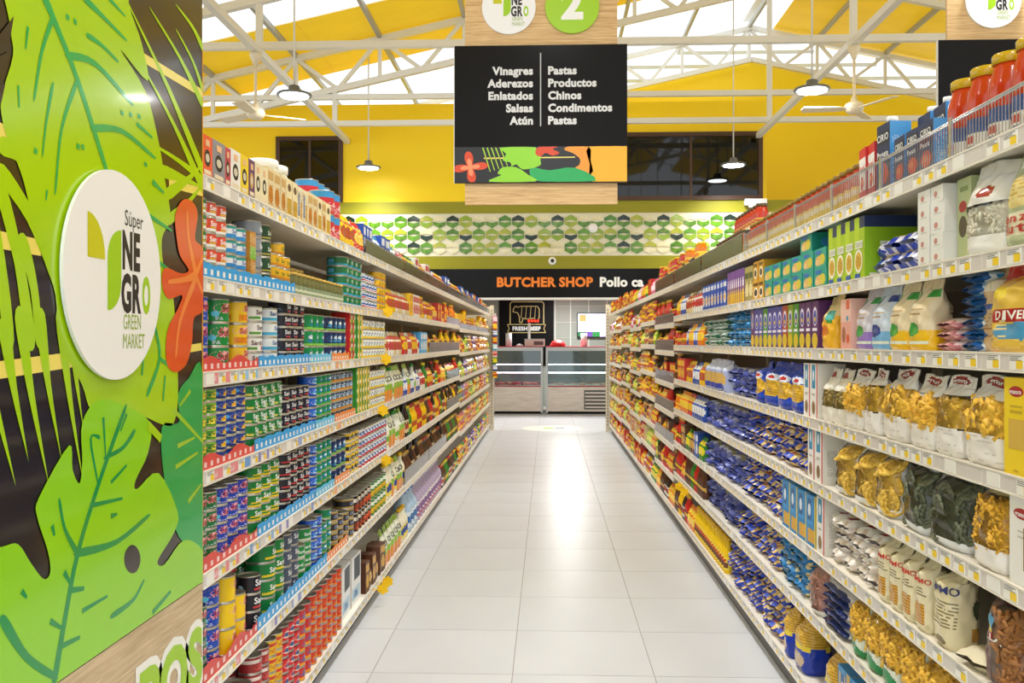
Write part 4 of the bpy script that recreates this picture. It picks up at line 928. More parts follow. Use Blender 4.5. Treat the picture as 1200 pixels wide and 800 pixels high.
can('can_biggreen', 'vegetable_can', 'wide green vegetable can', '#14713c', [('t', 'Olé', .5, .55, .42, '#f1f6ee'), ('r', 0, 0, 1, .2, '#2aa0c8'), ('r', .7, .3, .96, .8, '#58b0d8')], .05, .045)
can('can_wbr', 'vegetable_can', 'white blue and red can', '#e8eef2', [('r', 0, .4, 1, .62, '#2a5aa8'), ('r', .1, .1, .5, .3, '#c22a2a'), ('n', .3, 0, .6, 1, .95, '#7a8a98')], .034, .045)
can('big_blue', 'tuna_can', 'large royal blue tuna can', '#1746b4', suli(), .0425, .07)
can('big_green', 'tuna_can', 'large green tuna can', '#0f8a3c', suli(), .0425, .07)
can('big_yellow', 'tuna_can', 'large yellow tuna can', '#f6c914', [('e', .45, .72, .33, .2, PINK), ('t', 'Suli', .45, .72, .28, '#b01a3a'), ('r', .15, .08, .95, .4, '#e8921a'), ('n', .4, .2, .1, .9, .38, '#c95a12')], .0385, .07)
can('white_small', 'sardine_can', 'white sardine can with coloured panel', '#eef0ec', [('t', 'Sardi', .4, .65, .36, '#5a1f1f'), ('r', .55, .08, .95, .4, '#c8432a'), ('r', .05, .1, .4, .3, '#5a9a3a')], .0425, .05)
can('white_blue', 'sardine_can', 'white sardine can with blue band', '#eef4f4', [('t', 'Sardi', .45, .66, .36, '#1a4a9a'), ('r', 0, .06, 1, .32, '#4ab0d8'), ('r', .7, .45, .95, .9, '#2a9a8a')], .0425, .05)
can('black_tuna', 'tuna_can', 'black tuna can with white lettering', '#1b1c2e', [('t', 'Sardi', .48, .64, .4, '#f2f2f2'), ('r', .35, .12, .8, .26, '#c8383a'), ('e', .78, .42, .13, .18, '#dfe8f4'), ('n', .2, .0, .1, .4, .5, '#7a8ab0')], .04, .046)
can('green_tall', 'tuna_can', 'green tuna can with blue swirl', '#0f8f4a', [('e', .5, .5, .36, .3, '#1f6ab8'), ('e', .55, .6, .2, .14, '#eaf4f8'), ('r', 0, 0, 1, .14, '#8fd04a')], .04, .065)
can('navy_tall', 'tuna_can', 'navy tuna can with pale swirl', '#1a2a5a', [('e', .5, .5, .32, .28, '#3f9ad0'), ('e', .55, .6, .2, .14, '#eaf4f8'), ('r', 0, 0, 1, .14, '#7ab84a')], .04, .065)
can('wny', 'vegetable_can', 'white can with navy and yellow bands', '#eceae0', [('r', 0, .0, 1, .3, '#e8c52a'), ('r', 0, .4, 1, .75, '#23406e'), ('n', .4, 0, .4, 1, .75, '#f0f0ec'), ('e', .5, .5, .22, .3, '#d8dde4'), ('e', .5, .45, .12, .16, '#7a9a3a')], .037, .05)
can('g_yel', 'tuna_can', 'small green tuna can with yellow lozenge', '#187a34', [('e', .5, .5, .32, .3, '#f2dc3a'), ('n', .3, .3, .3, .7, .7, '#c9a81a'), ('r', 0, .86, 1, 1, '#8fc83a'), ('r', 0, 0, 1, .12, '#6fae2a')], .037, .037)
can('b_yel', 'tuna_can', 'small blue tuna can with yellow lozenge', '#173f9a', [('e', .55, .5, .32, .3, '#f4cf22'), ('e', .55, .5, .2, .12, '#e8a012'), ('e', .14, .5, .08, .2, '#46a8e8'), ('r', 0, 0, 1, .1, '#102a6a')], .037, .037)
can('sardi_green', 'sardine_can', 'green sardine can with white lettering', '#12813a', [('t', 'Sardi', .48, .68, .42, '#ffffff'), ('e', .55, .28, .2, .2, '#e6efe0'), ('r', .1, .1, .3, .3, '#f0d23a'), ('n', .2, .0, .1, 1, .4, '#b8dcb8')], .043, .043)
can('blue_s', 'tuna_can', 'bright blue tuna can', '#1f5fd0', [('e', .5, .5, .3, .3, '#e8f2fa'), ('e', .5, .5, .2, .16, '#2a9ae0'), ('r', 0, 0, 1, .12, '#0f3a8a')], .039, .043)
can('green_b', 'tuna_can', 'green tuna can with blue fish', '#118a4c', [('e', .5, .55, .3, .26, '#2f7fd8'), ('e', .55, .6, .16, .14, '#f0f6fa'), ('r', 0, 0, 1, .14, '#5fc04a')], .037, .043)
can('dark_or', 'tuna_can', 'dark tuna can with orange picture', '#22304a', [('e', .5, .58, .3, .28, '#6ab0e0'), ('r', 0, 0, 1, .24, '#d9922a'), ('n', .3, .2, .3, .8, .9, '#f0f4f8')], .037, .043)
can('g_pink', 'tuna_can', 'green tuna can with pink logo', '#11733a', suli('#8fd048'), .039, .052)
can('b_pink', 'tuna_can', 'cobalt tuna can with pink logo', '#1d3fb0', suli(), .039, .052)
can('sardi_gy', 'sardine_can', 'green sardine can with yellow stripe', '#158238', [('r', 0, .0, 1, .16, '#f0cf1c'), ('t', 'Sardi', .48, .66, .44, '#ffffff'), ('r', .2, .3, .8, .42, '#f0cf1c'), ('n', .2, 0, .18, 1, .3, '#d8f0d0')], .043, .045)
can('black_red', 'sardine_can', 'dark sardine can with red stripe', '#20202c', [('t', 'Sardi', .48, .66, .42, '#f4f4f4'), ('r', .1, .2, .9, .34, '#d03a3a'), ('r', .62, .0, .86, .2, '#6a9ad8')], .039, .045)
can('ybk', 'vegetable_can', 'yellow can with black lettering panel', '#e8c02a', [('r', 0, .3, 1, .72, '#22201a'), ('t', 'Conad', .5, .5, .3, '#f4f0e0'), ('r', 0, 0, 1, .1, '#f6e8b0')], .039, .05)
can('wdr', 'vegetable_can', 'white can with dark band and red foot', '#e9e7e4', [('r', 0, .34, 1, .74, '#2b3a5e'), ('r', 0, 0, 1, .2, '#d0304a'), ('n', .4, 0, .35, 1, .72, '#e8eef4'), ('e', .5, .52, .2, .26, '#4a78b8'), ('e', .52, .55, .1, .1, '#f0f4f8')], .037, .048)
can('big_blue6', 'tuna_can', 'wide blue tuna can with pink logo', '#1848b8', suli(), .05, .062)
can('yel6', 'tuna_can', 'tall yellow tuna can with pink logo', '#f8cf12', [('e', .55, .7, .3, .17, PINK), ('t', 'Suli', .55, .7, .24, '#b01a3a'), ('r', .45, .1, .98, .38, '#ea9a2a'), ('n', .4, .5, .1, .95, .36, '#c8581a')], .04, .078)
can('dark6', 'sardine_can', 'black sardine can with white lettering', '#1a1b28', [('t', 'Sardi', .48, .64, .42, '#ffffff'), ('r', .2, .14, .85, .28, '#d23a3a'), ('e', .8, .3, .1, .2, '#9ac8e8')], .0375, .058)
can('green6', 'sardine_can', 'wide green sardine can', '#14803c', [('t', 'Sardi', .5, .6, .36, '#ffffff'), ('r', .15, .14, .75, .3, '#f2d21e')], .05, .06)
can('grey6', 'sardine_can', 'slate grey sardine can', '#4a5368', [('t', 'Sardi', .46, .6, .36, '#f4f4f4'), ('r', .62, .1, .92, .42, '#f2ce1e'), ('t', '3', .78, .27, .28, '#b01818')], .045, .058)
can('gy3', 'sardine_can', 'green sardine can with yellow square', '#178a40', [('r', .62, .3, .98, .8, '#f6cf1c'), ('t', '3', .8, .55, .4, '#c01818'), ('t', 'Sardi', .3, .55, .3, '#ffffff', .5), ('r', 0, 0, 1, .12, '#dff0d0')], .044, .05)
can('goldblk', 'vegetable_can', 'black and gold can', '#2c2a30', [('r', 0, 0, 1, .14, '#c9a23a'), ('r', 0, .86, 1, 1, '#c9a23a'), ('r', .3, .3, .8, .7, '#4c5a80'), ('n', .3, .3, .3, .8, .7, '#e0e4ea')], .05, .046)
can('darkor6', 'vegetable_can', 'black can with orange peppers', '#231c1c', [('e', .5, .3, .36, .24, '#e8701a'), ('r', 0, .62, 1, .84, '#f0eadc'), ('t', 'ORO', .5, .73, .18, '#1a1a1a'), ('n', .3, .1, .1, .9, .5, '#c03a1a'), ('e', .5, .9, .1, .06, '#d8b04a')], .039, .09)
can('gy6', 'vegetable_can', 'green corn can with yellow picture', '#2f8a34', [('e', .5, .3, .38, .22, '#f2cb22'), ('r', 0, .62, 1, .82, '#eef2e4'), ('n', .3, .1, .1, .9, .5, '#c8a01a')], .038, .09)
can('red7', 'tomato_can', 'large red tomato can', '#cf2f24', [('r', .1, .5, .9, .8, '#e8584a'), ('e', .5, .3, .26, .18, '#f2b8a8')], .05, .11)
can('crim7', 'tomato_can', 'crimson tomato can', '#a32a2c', [('r', 0, .62, 1, .86, '#e9d8d0'), ('t', 'ORO', .5, .74, .2, '#7a1a1a'), ('e', .5, .3, .3, .2, '#d8584a')], .038, .056)
can('yel7', 'tomato_can', 'yellow tinned tomato can', '#f2c81c', [('r', 0, .6, 1, .84, '#d8402a'), ('e', .5, .3, .3, .2, '#e89a1a'), ('n', .3, .1, .05, .9, .5, '#b8601a')], .036, .056)
can('red7b', 'tomato_can', 'bright red tomato can', '#d81f26', [('e', .5, .42, .28, .26, '#f4e6dc'), ('e', .5, .42, .18, .16, '#2a4a8a'), ('r', 0, .9, 1, 1, '#8a1418')], .034, .056)
can('rby7', 'tomato_can', 'red can with blue and yellow picture', '#cc2a22', [('r', 0, 0, 1, .22, '#f0a21a'), ('e', .6, .55, .3, .24, '#3a6ab0'), ('e', .7, .62, .14, .12, '#eef4f8')], .042, .055)
can('ror7', 'tomato_can', 'red orange tinned stew can', '#da3a18', [('e', .5, .62, .34, .22, '#f4b81a'), ('e', .6, .35, .24, .2, '#8aa6c8'), ('r', 0, 0, 1, .16, '#f08a1a'), ('n', .25, 0, .1, 1, .9, '#b81a12')], .039, .056)
can('bigred1', 'tuna_can', 'wide red can with blue and white arc', '#c8202a', [('r', 0, .72, 1, 1, '#2f8fc8'), ('e', .6, .4, .2, .16, '#f4ece4'), ('n', .15, .1, .1, .9, .6, '#f4d4d0')], .054, .105)
jar('tub_white', 'mayonnaise_tub', 'white lidded mayonnaise tub', '#eef0dc', .062, .275, '#f4f4f0', '#bfe0ee', [('r', .1, .3, .9, .7, '#f0f4e0')], cat='tub', neck=.95)
jar('jar_olive', 'pate_jar', 'small glass jar with gold lid', '#6a6a3a', .03, .088, '#d8b45a', '#8a9a7a', [('n', .4, 0, .1, 1, .9, '#5a7ab0'), ('r', .1, .3, .7, .6, '#cfd4b8')], neck=.93)
jar('jar_mix', 'sauce_jar', 'slim jar with gold lid and teal label', '#3a4a3a', .032, .13, '#cfae5c', '#3a7a9a', [('r', 0, .4, 1, .7, '#e8e4d0'), ('r', 0, 0, 1, .3, '#b8382a')])
# tea and kraft boxes on the top left shelf
for k, n, c, w, h, ac in (('tea_or', 'orange', '#ea5a2a', .074, .118, '#1c1715'), ('tea_gy', 'silver grey', '#8d8c94', .1, .12, '#1c1715'), ('tea_cr', 'crimson', '#c03a4a', .045, .118, '#1c1715'), ('tea_wh', 'white', '#ece9e2', .086, .124, '#2a2420'), ('tea_ye', 'yellow', '#f0cf1e', .074, .126, '#2a2420'), ('tea_pu', 'purple', '#6a3a68', .06, .126, '#c8a050'), ('tea_ce', 'cream', '#e9dcb4', .066, .128, '#2a2420')):
    box(k, 'tea_box', n + ' tea box with dark oval mark', c, [('e', .5, .48, .3, .2, ac), ('e', .5, .48, .2, .1, '#cfc6b0'), ('r', .15, .1, .85, .2, '#e8d8b8'), ('r', .3, .75, .7, .9, '#e9b98a')], w, .13, h)
box('kraft_or', 'seasoning_box', 'kraft seasoning box with orange picture', '#e2cfa2', [('e', .5, .35, .35, .22, '#d98a1e'), ('r', .1, .7, .9, .9, '#c8a060'), ('n', .3, .1, .1, .9, .6, '#8a4a1a')], .07, .12, .14, side='#d8c494')
box('kraft_ye', 'seasoning_box', 'cream seasoning box with yellow herbs', '#ecdcae', [('r', .1, .1, .9, .5, '#e0a82a'), ('n', .35, .1, .1, .9, .5, '#5a6a1a'), ('e', .5, .78, .3, .1, '#6a4a2a')], .07, .12, .14, side='#d8c494')
box('kraft_bl', 'seasoning_box', 'cream seasoning box with blue stripes', '#eadcb8', [('r', .1, .2, .35, .8, '#4a78b0'), ('r', .55, .15, .85, .6, '#d8a040'), ('n', .2, .0, .1, .9, .9, '#8a6a3a')], .07, .12, .135, side='#d8c494')
box('sm_rg', 'stock_box', 'small red and green stock box', '#d82a2a', [('r', .45, 0, 1, 1, '#2f9a3a'), ('e', .7, .5, .2, .2, '#f4f4e8'), ('r', 0, 0, .45, .3, '#f0c02a')], .06, .09, .045)
box('sm_gy', 'stock_box', 'small green and yellow stock box', '#3a9a32', [('r', .5, 0, 1, 1, '#f0c41e'), ('e', .3, .5, .18, .24, '#f4f4e8')], .06, .09, .045)
box('sm_or', 'stock_box', 'small orange and green spread box', '#c8882a', [('r', 0, 0, 1, .45, '#7ab83a'), ('n', .3, 0, .1, 1, .9, '#f0e8c8')], .05, .08, .088)
# trays
# jars and cartons, right top shelf
jar('sauce_big', 'tomato_sauce_jar', 'large tomato sauce jar with yellow lid', '#c43d16', .047, .2, '#c9a51e', '#34508c', [('r', .15, .1, .85, .5, '#e8e6dc'), ('n', .25, .1, .55, .9, .9, '#dfe6f0'), ('e', .5, .3, .14, .16, '#c83a2a')], lz=.4)
jar('sauce_mid', 'tomato_sauce_jar', 'tomato sauce jar with yellow label', '#b83a18', .033, .135, '#8a6a24', '#e6c84a', [('n', .3, .1, .1, .9, .9, '#b87a1a'), ('r', .25, .5, .75, .85, '#f0e8d0')])
jar('sauce_far', 'tomato_sauce_jar', 'red sauce jar with dark lid', '#b4301a', .036, .14, '#5a4a2a', '#d8a03a', [('n', .3, .1, .1, .9, .9, '#a83a1a'), ('r', .2, .3, .8, .6, '#e8dcc0')])
jar('pickle', 'pickle_jar', 'amber pickle jar with dark lid', '#b0762a', .038, .12, '#2a2622', '#2a5a78', [('n', .3, .1, .1, .9, .9, '#d8b060')])
cirio = [('r', .08, .7, .92, .9, '#10182c'), ('t', 'CIRIO', .5, .8, .12, '#f0f0f0'), ('t', 'Passata', .5, .56, .1, '#f4f4f4'), ('e', .5, .28, .36, .16, '#d8441c'), ('e', .42, .3, .12, .08, '#f08a4a'), ('r', 0, 0, 1, .08, '#2a86c8')]
box('cirio_tall', 'passata_carton', 'tall dark blue passata carton', '#16264e', cirio, .09, .062, .2, side='#4a9ad8', slay=[('n', .3, .1, .1, .9, .8, '#cfe4f4'), ('r', .3, .1, .7, .25, '#f0f4f8')], top='#243a6e', cap=True, cat='carton')
box('cirio_short', 'passata_carton', 'short dark blue passata carton', '#1a2c58', cirio, .085, .06, .135, side='#4a9ad8', slay=[('n', .3, .1, .1, .9, .8, '#cfe4f4')], top='#1c2f60', cat='carton')
box('pomi', 'tomato_carton', 'red and white tomato carton', '#d0201e', [('r', .0, .2, 1, .82, '#f2eee8'), ('t', 'Pomì', .5, .62, .16, '#c81a1a'), ('e', .5, .34, .26, .13, '#d8301c'), ('e', .44, .37, .1, .05, '#f08a60')], .076, .062, .165, side='#c81c1c', slay=[('r', .2, .3, .8, .7, '#f0e4dc')], top='#c41a1a', cat='carton')
# second right shelf
bag('gnocchi', 'gnocchi_bag', 'clear white bag of gnocchi', '#f1efe8', [('e', .5, .66, .09, .06, '#a83a2a'), ('r', .6, .3, .92, .48, '#dcdcd8'), ('n', .1, .6, .3, .92, .46, '#8a8a88'), ('e', .12, .08, .07, .04, '#8a2a2a')], .155, .09, .215, win=(.1, .2, .9, .55), pasta=('blob', '#fff4dc', 150), full=.6)
bag('senza', 'pasta_bag', 'green grey bag of gluten free pasta', '#b5bf98', [('r', .1, .12, .9, .36, '#ece6c8'), ('t', 'Senza', .45, .3, .09, '#c03a28'), ('t', 'Glutine', .5, .2, .1, '#c03a28'), ('e', .5, .55, .36, .16, '#e8d48a'), ('n', .25, .2, .45, .8, .66, '#c8a84a'), ('r', .2, .8, .8, .88, '#e8ead8')], .15, .08, .215)
box('lime_oval', 'pasta_box', 'pale green box with dark oval', '#c3cf98', [('e', .4, .42, .3, .13, '#5a4a24'), ('e', .4, .66, .28, .07, '#b83228'), ('r', .2, .84, .8, .9, '#8a9a5a')], .075, .12, .2)
box('wht_small', 'tea_box', 'small white tea box', '#eeeeea', [('e', .4, .5, .14, .2, '#c88a80'), ('r', .25, .2, .75, .26, '#c8c8c4')], .078, .12, .039, side='#dddcd8')
pack('bluegreen', 'pasta_pack', 'blue and green pasta pack slumped on shelf', '#1f3fb4', [('e', .5, .3, .3, .25, '#e8d070'), ('r', 0, .55, 1, .75, '#3a9a3a'), ('n', .2, 0, 0, 1, .5, '#e8e8f8')], .12, .24, .06)
box('limebox', 'couscous_box', 'lime green box with food photo', '#a8c81e', [('r', 0, .82, 1, 1, '#1f3260'), ('r', 0, 0, .5, 1, '#b8d42a'), ('e', .42, .3, .4, .19, '#f4f0e0'), ('e', .42, .3, .32, .14, '#e0b440'), ('n', .4, .2, .22, .65, .38, '#a87a1c'), ('r', .1, .5, .85, .62, '#e8ecd8'), ('n', .5, .12, .52, .83, .6, '#6a6a4a'), ('r', .1, .02, .6, .1, '#2a5ab0')], .085, .16, .195, side='#8fbe1c', slay=[('r', 0, .82, 1, 1, '#1f3260'), ('r', .3, .3, .6, .6, '#eef2e4'), ('r', .1, .02, .5, .1, '#eef2e4')], top='#1f3260')
box('tealbox', 'cracker_box', 'teal cracker box with biscuits', '#18a08c', [('e', .4, .4, .3, .24, '#e8b46a'), ('e', .68, .42, .22, .28, '#d8c83a'), ('r', .1, .72, .6, .9, '#2a6ab8'), ('n', .2, .1, .1, .6, .4, '#f4e0b8'), ('e', .25, .3, .14, .16, '#f0c88a')], .15, .14, .07, side='#138f80', slay=[('e', .4, .5, .16, .25, '#3a8ac8')], top='#16988a')
box('amberbox', 'cracker_box', 'amber cracker box with bowl picture', '#e0a82a', [('e', .5, .4, .36, .28, '#f4ecd8'), ('e', .5, .4, .26, .18, '#4a3a24'), ('r', .1, .74, .9, .9, '#6a4a1a')], .1, .12, .09)
box('tanbox', 'cereal_box', 'tan box with leaf picture', '#a89a5a', [('e', .5, .35, .4, .2, '#e8d8a0'), ('r', .1, .7, .9, .86, '#4a5a2a')], .08, .12, .17)
box('purpbox', 'rice_box', 'slim purple rice box', '#7a4a9a', [('r', 0, 0, 1, .3, '#e8b81c'), ('e', .5, .6, .34, .14, '#f0e6f0'), ('e', .5, .36, .3, .1, '#f0c83a')], .05, .12, .175)
box('bluebox', 'pasta_box', 'blue pasta box with plate picture', '#1f4fb4', [('e', .45, .36, .36, .2, '#f2efe4'), ('e', .45, .36, .24, .12, '#e8a83a'), ('r', .1, .75, .9, .88, '#e8ecf8')], .09, .1, .15)
# third right shelf
bag('divella_big', 'pasta_bag', 'big red and yellow pasta bag', '#c81e18', [('e', .52, .42, .5, .46, '#e8a81a'), ('e', .55, .42, .44, .4, '#e8c04a'), ('r', .3, .36, .98, .5, '#b0141a'), ('t', 'DIVELLA', .64, .43, .1, '#f6f2ea', .6), ('e', .66, .25, .3, .1, '#4a9ac8'), ('r', .05, .62, .5, .74, '#f0d420'), ('n', .2, .1, .05, .5, .4, '#f0dca0'), ('n', .3, .1, .04, .9, .18, '#f2cf6a')], .21, .1, .192, tilt=.15, full=.7)
bag('kraftbag', 'rice_bag', 'kraft paper bag with blue band', '#d8b88a', [('r', 0, .5, 1, .56, '#3a5aa0'), ('r', .1, .7, .9, .84, '#ece0c4'), ('n', .2, .1, .1, .9, .45, '#a88458')], .1, .08, .2, tilt=.1, full=.8)
pack('bluepk', 'snack_pack', 'sky blue snack pack stacked flat', '#2a8fd0', [('r', .1, .1, .9, .3, '#bfe0f4'), ('n', .2, 0, 0, 1, 1, '#e8f4fa'), ('r', 0, 0, 1, .05, '#1a5aa0')], .12, .2, .031)
pack('pinkpk', 'snack_pack', 'pale pink snack pack stacked flat', '#e6b4ac', [('r', .1, .1, .9, .3, '#f4e0dc'), ('n', .2, 0, 0, 1, 1, '#c87a80')], .12, .2, .031)
def leafbag(k, n, base, top, leafc): bag(k, 'flour_bag', n + ' bag with leaf mark', base, [('r', 0, .45, 1, 1, top), ('r', 0, .3, 1, .45, top), ('e', .42, .3, .14, .1, leafc), ('r', .2, .1, .8, .15, '#e8f0e0'), ('r', .15, .5, .6, .53, '#b08a60'), ('r', .15, .56, .7, .59, '#c8a878'), ('e', .3, .76, .1, .08, leafc), ('r', .6, .72, .95, .84, leafc)], .135, .09, .195, tilt=.2)
leafbag('lb_yel', 'yellow and cream', '#eebf1c', '#ead9b4', '#2f9a3a'); leafbag('lb_blue', 'light blue', '#7ab4e2', '#cfdcec', '#1f3a8a'); leafbag('lb_pur', 'lilac', '#9a7ac8', '#d4d0da', '#3a9a4a')
box('pinkbox', 'flour_box', 'salmon pink box with leaf mark', '#eaa898', [('r', 0, .55, 1, 1, '#f0c4b4'), ('e', .3, .3, .16, .16, '#a86a4a'), ('e', .7, .22, .12, .09, '#e0583a'), ('r', .55, .8, .85, .98, '#e0684a'), ('e', .66, .62, .1, .05, '#3a9ab8')], .11, .12, .165, side='#f0c0b2', slay=[('r', .3, .15, .8, .3, '#f8f0ec')])
bag('yelpouch', 'flour_bag', 'yellow pouch with orange leaf', '#f0b82a', [('r', 0, .6, 1, 1, '#f0d89a'), ('e', .45, .35, .18, .1, '#d8781a'), ('r', .5, .55, .8, .7, '#4ab0a8'), ('r', .55, .48, .75, .54, '#3a9a4a')], .13, .08, .19)
for k, n, c in (('rc_pur', 'purple', '#5a2a6a'), ('rc_grn', 'green', '#4a9a2a'), ('rc_lime', 'olive green', '#8aa82a'), ('rc_red', 'brick red', '#b84a2a'), ('rc_blue', 'violet blue', '#4a4aa8')):
    box(k, 'rice_box', n + ' rice box with blue badge', c, [('e', .5, .68, .3, .2, '#e8e4f0'), ('e', .5, .66, .24, .15, '#3a4aa0'), ('e', .5, .62, .14, .05, '#e0b83a'), ('r', 0, .0, 1, .07, '#3a1f5a'), ('e', .5, .18, .42, .16, '#e8c42a'), ('n', .4, .15, .08, .85, .3, '#b8b82a'), ('r', .15, .38, .85, .44, '#f0ecf4')], .082, .11, .175)
pack('greenpk', 'pasta_pack', 'dark green pasta pack stacked flat', '#1a5a3a', [('r', .1, .05, .9, .3, '#cfe0d8'), ('n', .25, 0, 0, 1, 1, '#7ab0a0')], .11, .2, .045)
pack('cyanpk', 'pasta_pack', 'cyan pasta pack stacked flat', '#2a86c0', [('r', .1, .08, .9, .3, '#d8ecf4'), ('n', .25, 0, 0, 1, 1, '#cfe8e8')], .11, .2, .045)
# fourth right shelf
box('granoro_y', 'pasta_box', 'tall yellow pasta box with window', '#f4d314', [('e', .5, .86, .3, .055, '#b01a20'), ('t', 'granoro', .5, .86, .05, '#ffffff', .5), ('r', .25, .7, .75, .72, '#c8a818'), ('r', .25, .64, .75, .67, '#c8a818'), ('r', .4, .05, .6, .07, '#c8a818')], .1, .08, .205, side='#ecc810', window=(.2, .28, .86, .58, '#d9b24a'))
box('granoro_w', 'pasta_box', 'white pasta box with window', '#f0eeea', [('e', .45, .8, .3, .06, '#b01a20'), ('t', 'granoro', .45, .8, .055, '#ffffff', .5), ('r', .3, .6, .7, .62, '#c8c4bc'), ('r', .3, .54, .6, .56, '#c8c4bc')], .115, .09, .19, side='#dedcd6', window=(.5, .2, .92, .66, '#8a7a3a'))
rig = [('r', 0, .0, 1, .36, '#ece8e2'), ('e', .5, .93, .22, .05, '#9a2a2a'), ('t', 'granoro', .5, .93, .05, '#ffffff', .36), ('r', .35, .72, .65, .74, '#8a9ab0'), ('r', .75, .33, .9, .4, '#1f1f24'), ('n', .08, 0, 0, 1, .34, '#d4d0ca')]
bag('rigatoni', 'pasta_bag', 'clear bag of rigatoni with white base', '#efece6', rig, .19, .1, .205, win=(.03, .36, .97, .72), pasta=('tube', '#f6c440', 120), full=.68, tilt=.15, vars=2)
bag('ditali', 'pasta_bag', 'clear bag of short tube pasta', '#efece6', rig, .135, .09, .2, win=(.03, .36, .97, .74), pasta=('tube', '#f6c848', 150, .6), full=.66, tilt=.15, vars=2)
bag('penne_y', 'pasta_bag', 'clear bag of yellow penne', '#efece6', rig, .14, .09, .195, win=(.03, .34, .97, .7), pasta=('thin', '#f4c040', 170, 1.3), full=.62, tilt=.25, vars=2)
bag('mixed', 'pasta_bag', 'clear bag of brown and green pasta', '#ece8dc', [('e', .4, .88, .16, .06, '#9a2a2a'), ('r', .1, .42, .5, .62, '#f0ece4')], .12, .08, .19, win=(.1, .3, .95, .6), pasta=('tube', '#a8904a', 100, .7), vars=2)
box('whtred', 'spaghetti_box', 'white spaghetti box with red edge', '#f1efeb', [('r', .86, 0, 1, 1, '#d02a2a'), ('r', .2, .55, .7, .98, '#1f8ab4'), ('e', .45, .78, .12, .1, '#e8f0f4'), ('e', .45, .2, .22, .12, '#8a6a3a'), ('r', .25, .42, .65, .46, '#b8b4ac')], .088, .1, .2, side='#e9e5dc', slay=[('n', .4, .15, .15, .85, .6, '#a8a49c')])
bag('bluebig', 'pasta_bag', 'big blue bag of pasta with yellow window', '#1a3fb0', [('e', .5, .42, .42, .2, '#e0b83a'), ('n', .35, .15, .28, .85, .56, '#b8841a'), ('r', 0, .82, 1, 1, '#2f4fc0'), ('e', .6, .66, .2, .08, '#dfe6f8'), ('r', .0, .14, 1, .2, '#2a56cc'), ('e', .58, .66, .1, .04, '#c02a2a')], .2, .13, .195, tilt=.1, full=.7)
bag('bluegrey', 'pasta_bag', 'pale blue clear pasta bag', '#a8b4dc', [('e', .5, .4, .34, .2, '#d8b060'), ('r', 0, .7, 1, 1, '#cdd6f0'), ('n', .3, 0, .1, 1, .7, '#5a6ab8'), ('r', .3, .1, .7, .22, '#3a4ab0')], .15, .12, .18, tilt=.1, full=.7)
pack('lilacpk', 'pasta_pack', 'lilac grey pasta pack stacked flat', '#8c92c8', [('r', .1, .1, .9, .35, '#d0d4ec'), ('n', .3, 0, 0, 1, 1, '#b0a880'), ('r', 0, .0, 1, .06, '#4a58b0')], .11, .24, .054)
# fifth to eighth right shelves
bag('fusilli', 'pasta_bag', 'clear bag of golden fusilli', '#eee9e0', [('r', 0, 0, 1, .24, '#f0ece6'), ('r', 0, .84, 1, 1, '#d8c890')], .16, .1, .2, win=(.03, .24, .97, .84), pasta=('thin', '#eeb838', 190, 1.0), full=.75, tilt=.1, vars=2)
bag('darkpasta', 'pasta_bag', 'clear bag of dark green tagliatelle', '#d9dde2', [('r', 0, 0, 1, .13, '#e6e8ea'), ('r', 0, .8, .4, 1, '#eceeea'), ('r', .05, .12, .28, .62, '#23252a'), ('n', .3, .08, .15, .25, .6, '#c8b060')], .19, .11, .2, win=(.28, .13, .97, .86), pasta=('nest', '#6a7058', 14, 1.25), full=.68, tilt=.2, vars=2)
bag('nests', 'pasta_bag', 'clear bag of yellow tagliatelle nests', '#e4e6e6', [('r', 0, 0, 1, .12, '#eceeee'), ('r', 0, .82, .5, 1, '#eceeea'), ('r', .05, .12, .32, .6, '#23252a'), ('e', .18, .66, .1, .06, '#e89a1a'), ('n', .3, .08, .15, .3, .58, '#c8b060')], .15, .1, .2, win=(.32, .12, .97, .86), pasta=('nest', '#f6cc58', 12, 1.2), full=.68, tilt=.2, vars=2)
pack('bluepile', 'pasta_pack', 'royal blue pasta pack with gold window', '#1736a8', [('r', .2, .03, .8, .3, '#e2c070'), ('n', .3, .1, .05, .9, .6, '#efe2b8'), ('r', .4, .0, .6, .06, '#3a5ad0'), ('e', .5, .45, .4, .1, '#e6e8f4'), ('e', .35, .12, .1, .05, '#c03a2a')], .105, .26, .056)
bag('rummo', 'pasta_bag', 'cream pasta bag with red lettering', '#e6dcb8', [('t', 'RUMMO', .5, .68, .12, '#c83a2a', .8), ('r', .24, .1, .76, .38, '#d8a64a'), ('n', .5, .24, .1, .76, .38, '#b0781c'), ('e', .5, .8, .07, .035, '#6a5a30'), ('r', .2, .52, .7, .535, '#8a805a'), ('r', .2, .48, .8, .495, '#8a805a'), ('r', .3, .57, .7, .58, '#8a805a'), ('e', .85, .08, .08, .04, '#cfc49a')], .088, .07, .195, tilt=.5, full=.78)
bag('rummo_b', 'pasta_bag', 'cream pasta bag with navy lettering', '#e2d6ae', [('t', 'RUMMO', .55, .72, .11, '#2a3470', .8), ('e', .25, .5, .12, .12, '#5a6248'), ('n', .35, .35, .25, .95, .6, '#8a8058'), ('r', .08, .12, .4, .3, '#c8964a'), ('e', .6, .1, .14, .05, '#7a6a3a')], .12, .09, .2, tilt=.5, full=.78)
pack('whitepile', 'pasta_pack', 'small white pasta bag piled up', '#f1ece6', [('e', .5, .2, .14, .06, '#a83a44'), ('n', .15, 0, 0, 1, 1, '#d8c8b8'), ('r', .1, .35, .9, .7, '#ead9b0')], .1, .17, .05)
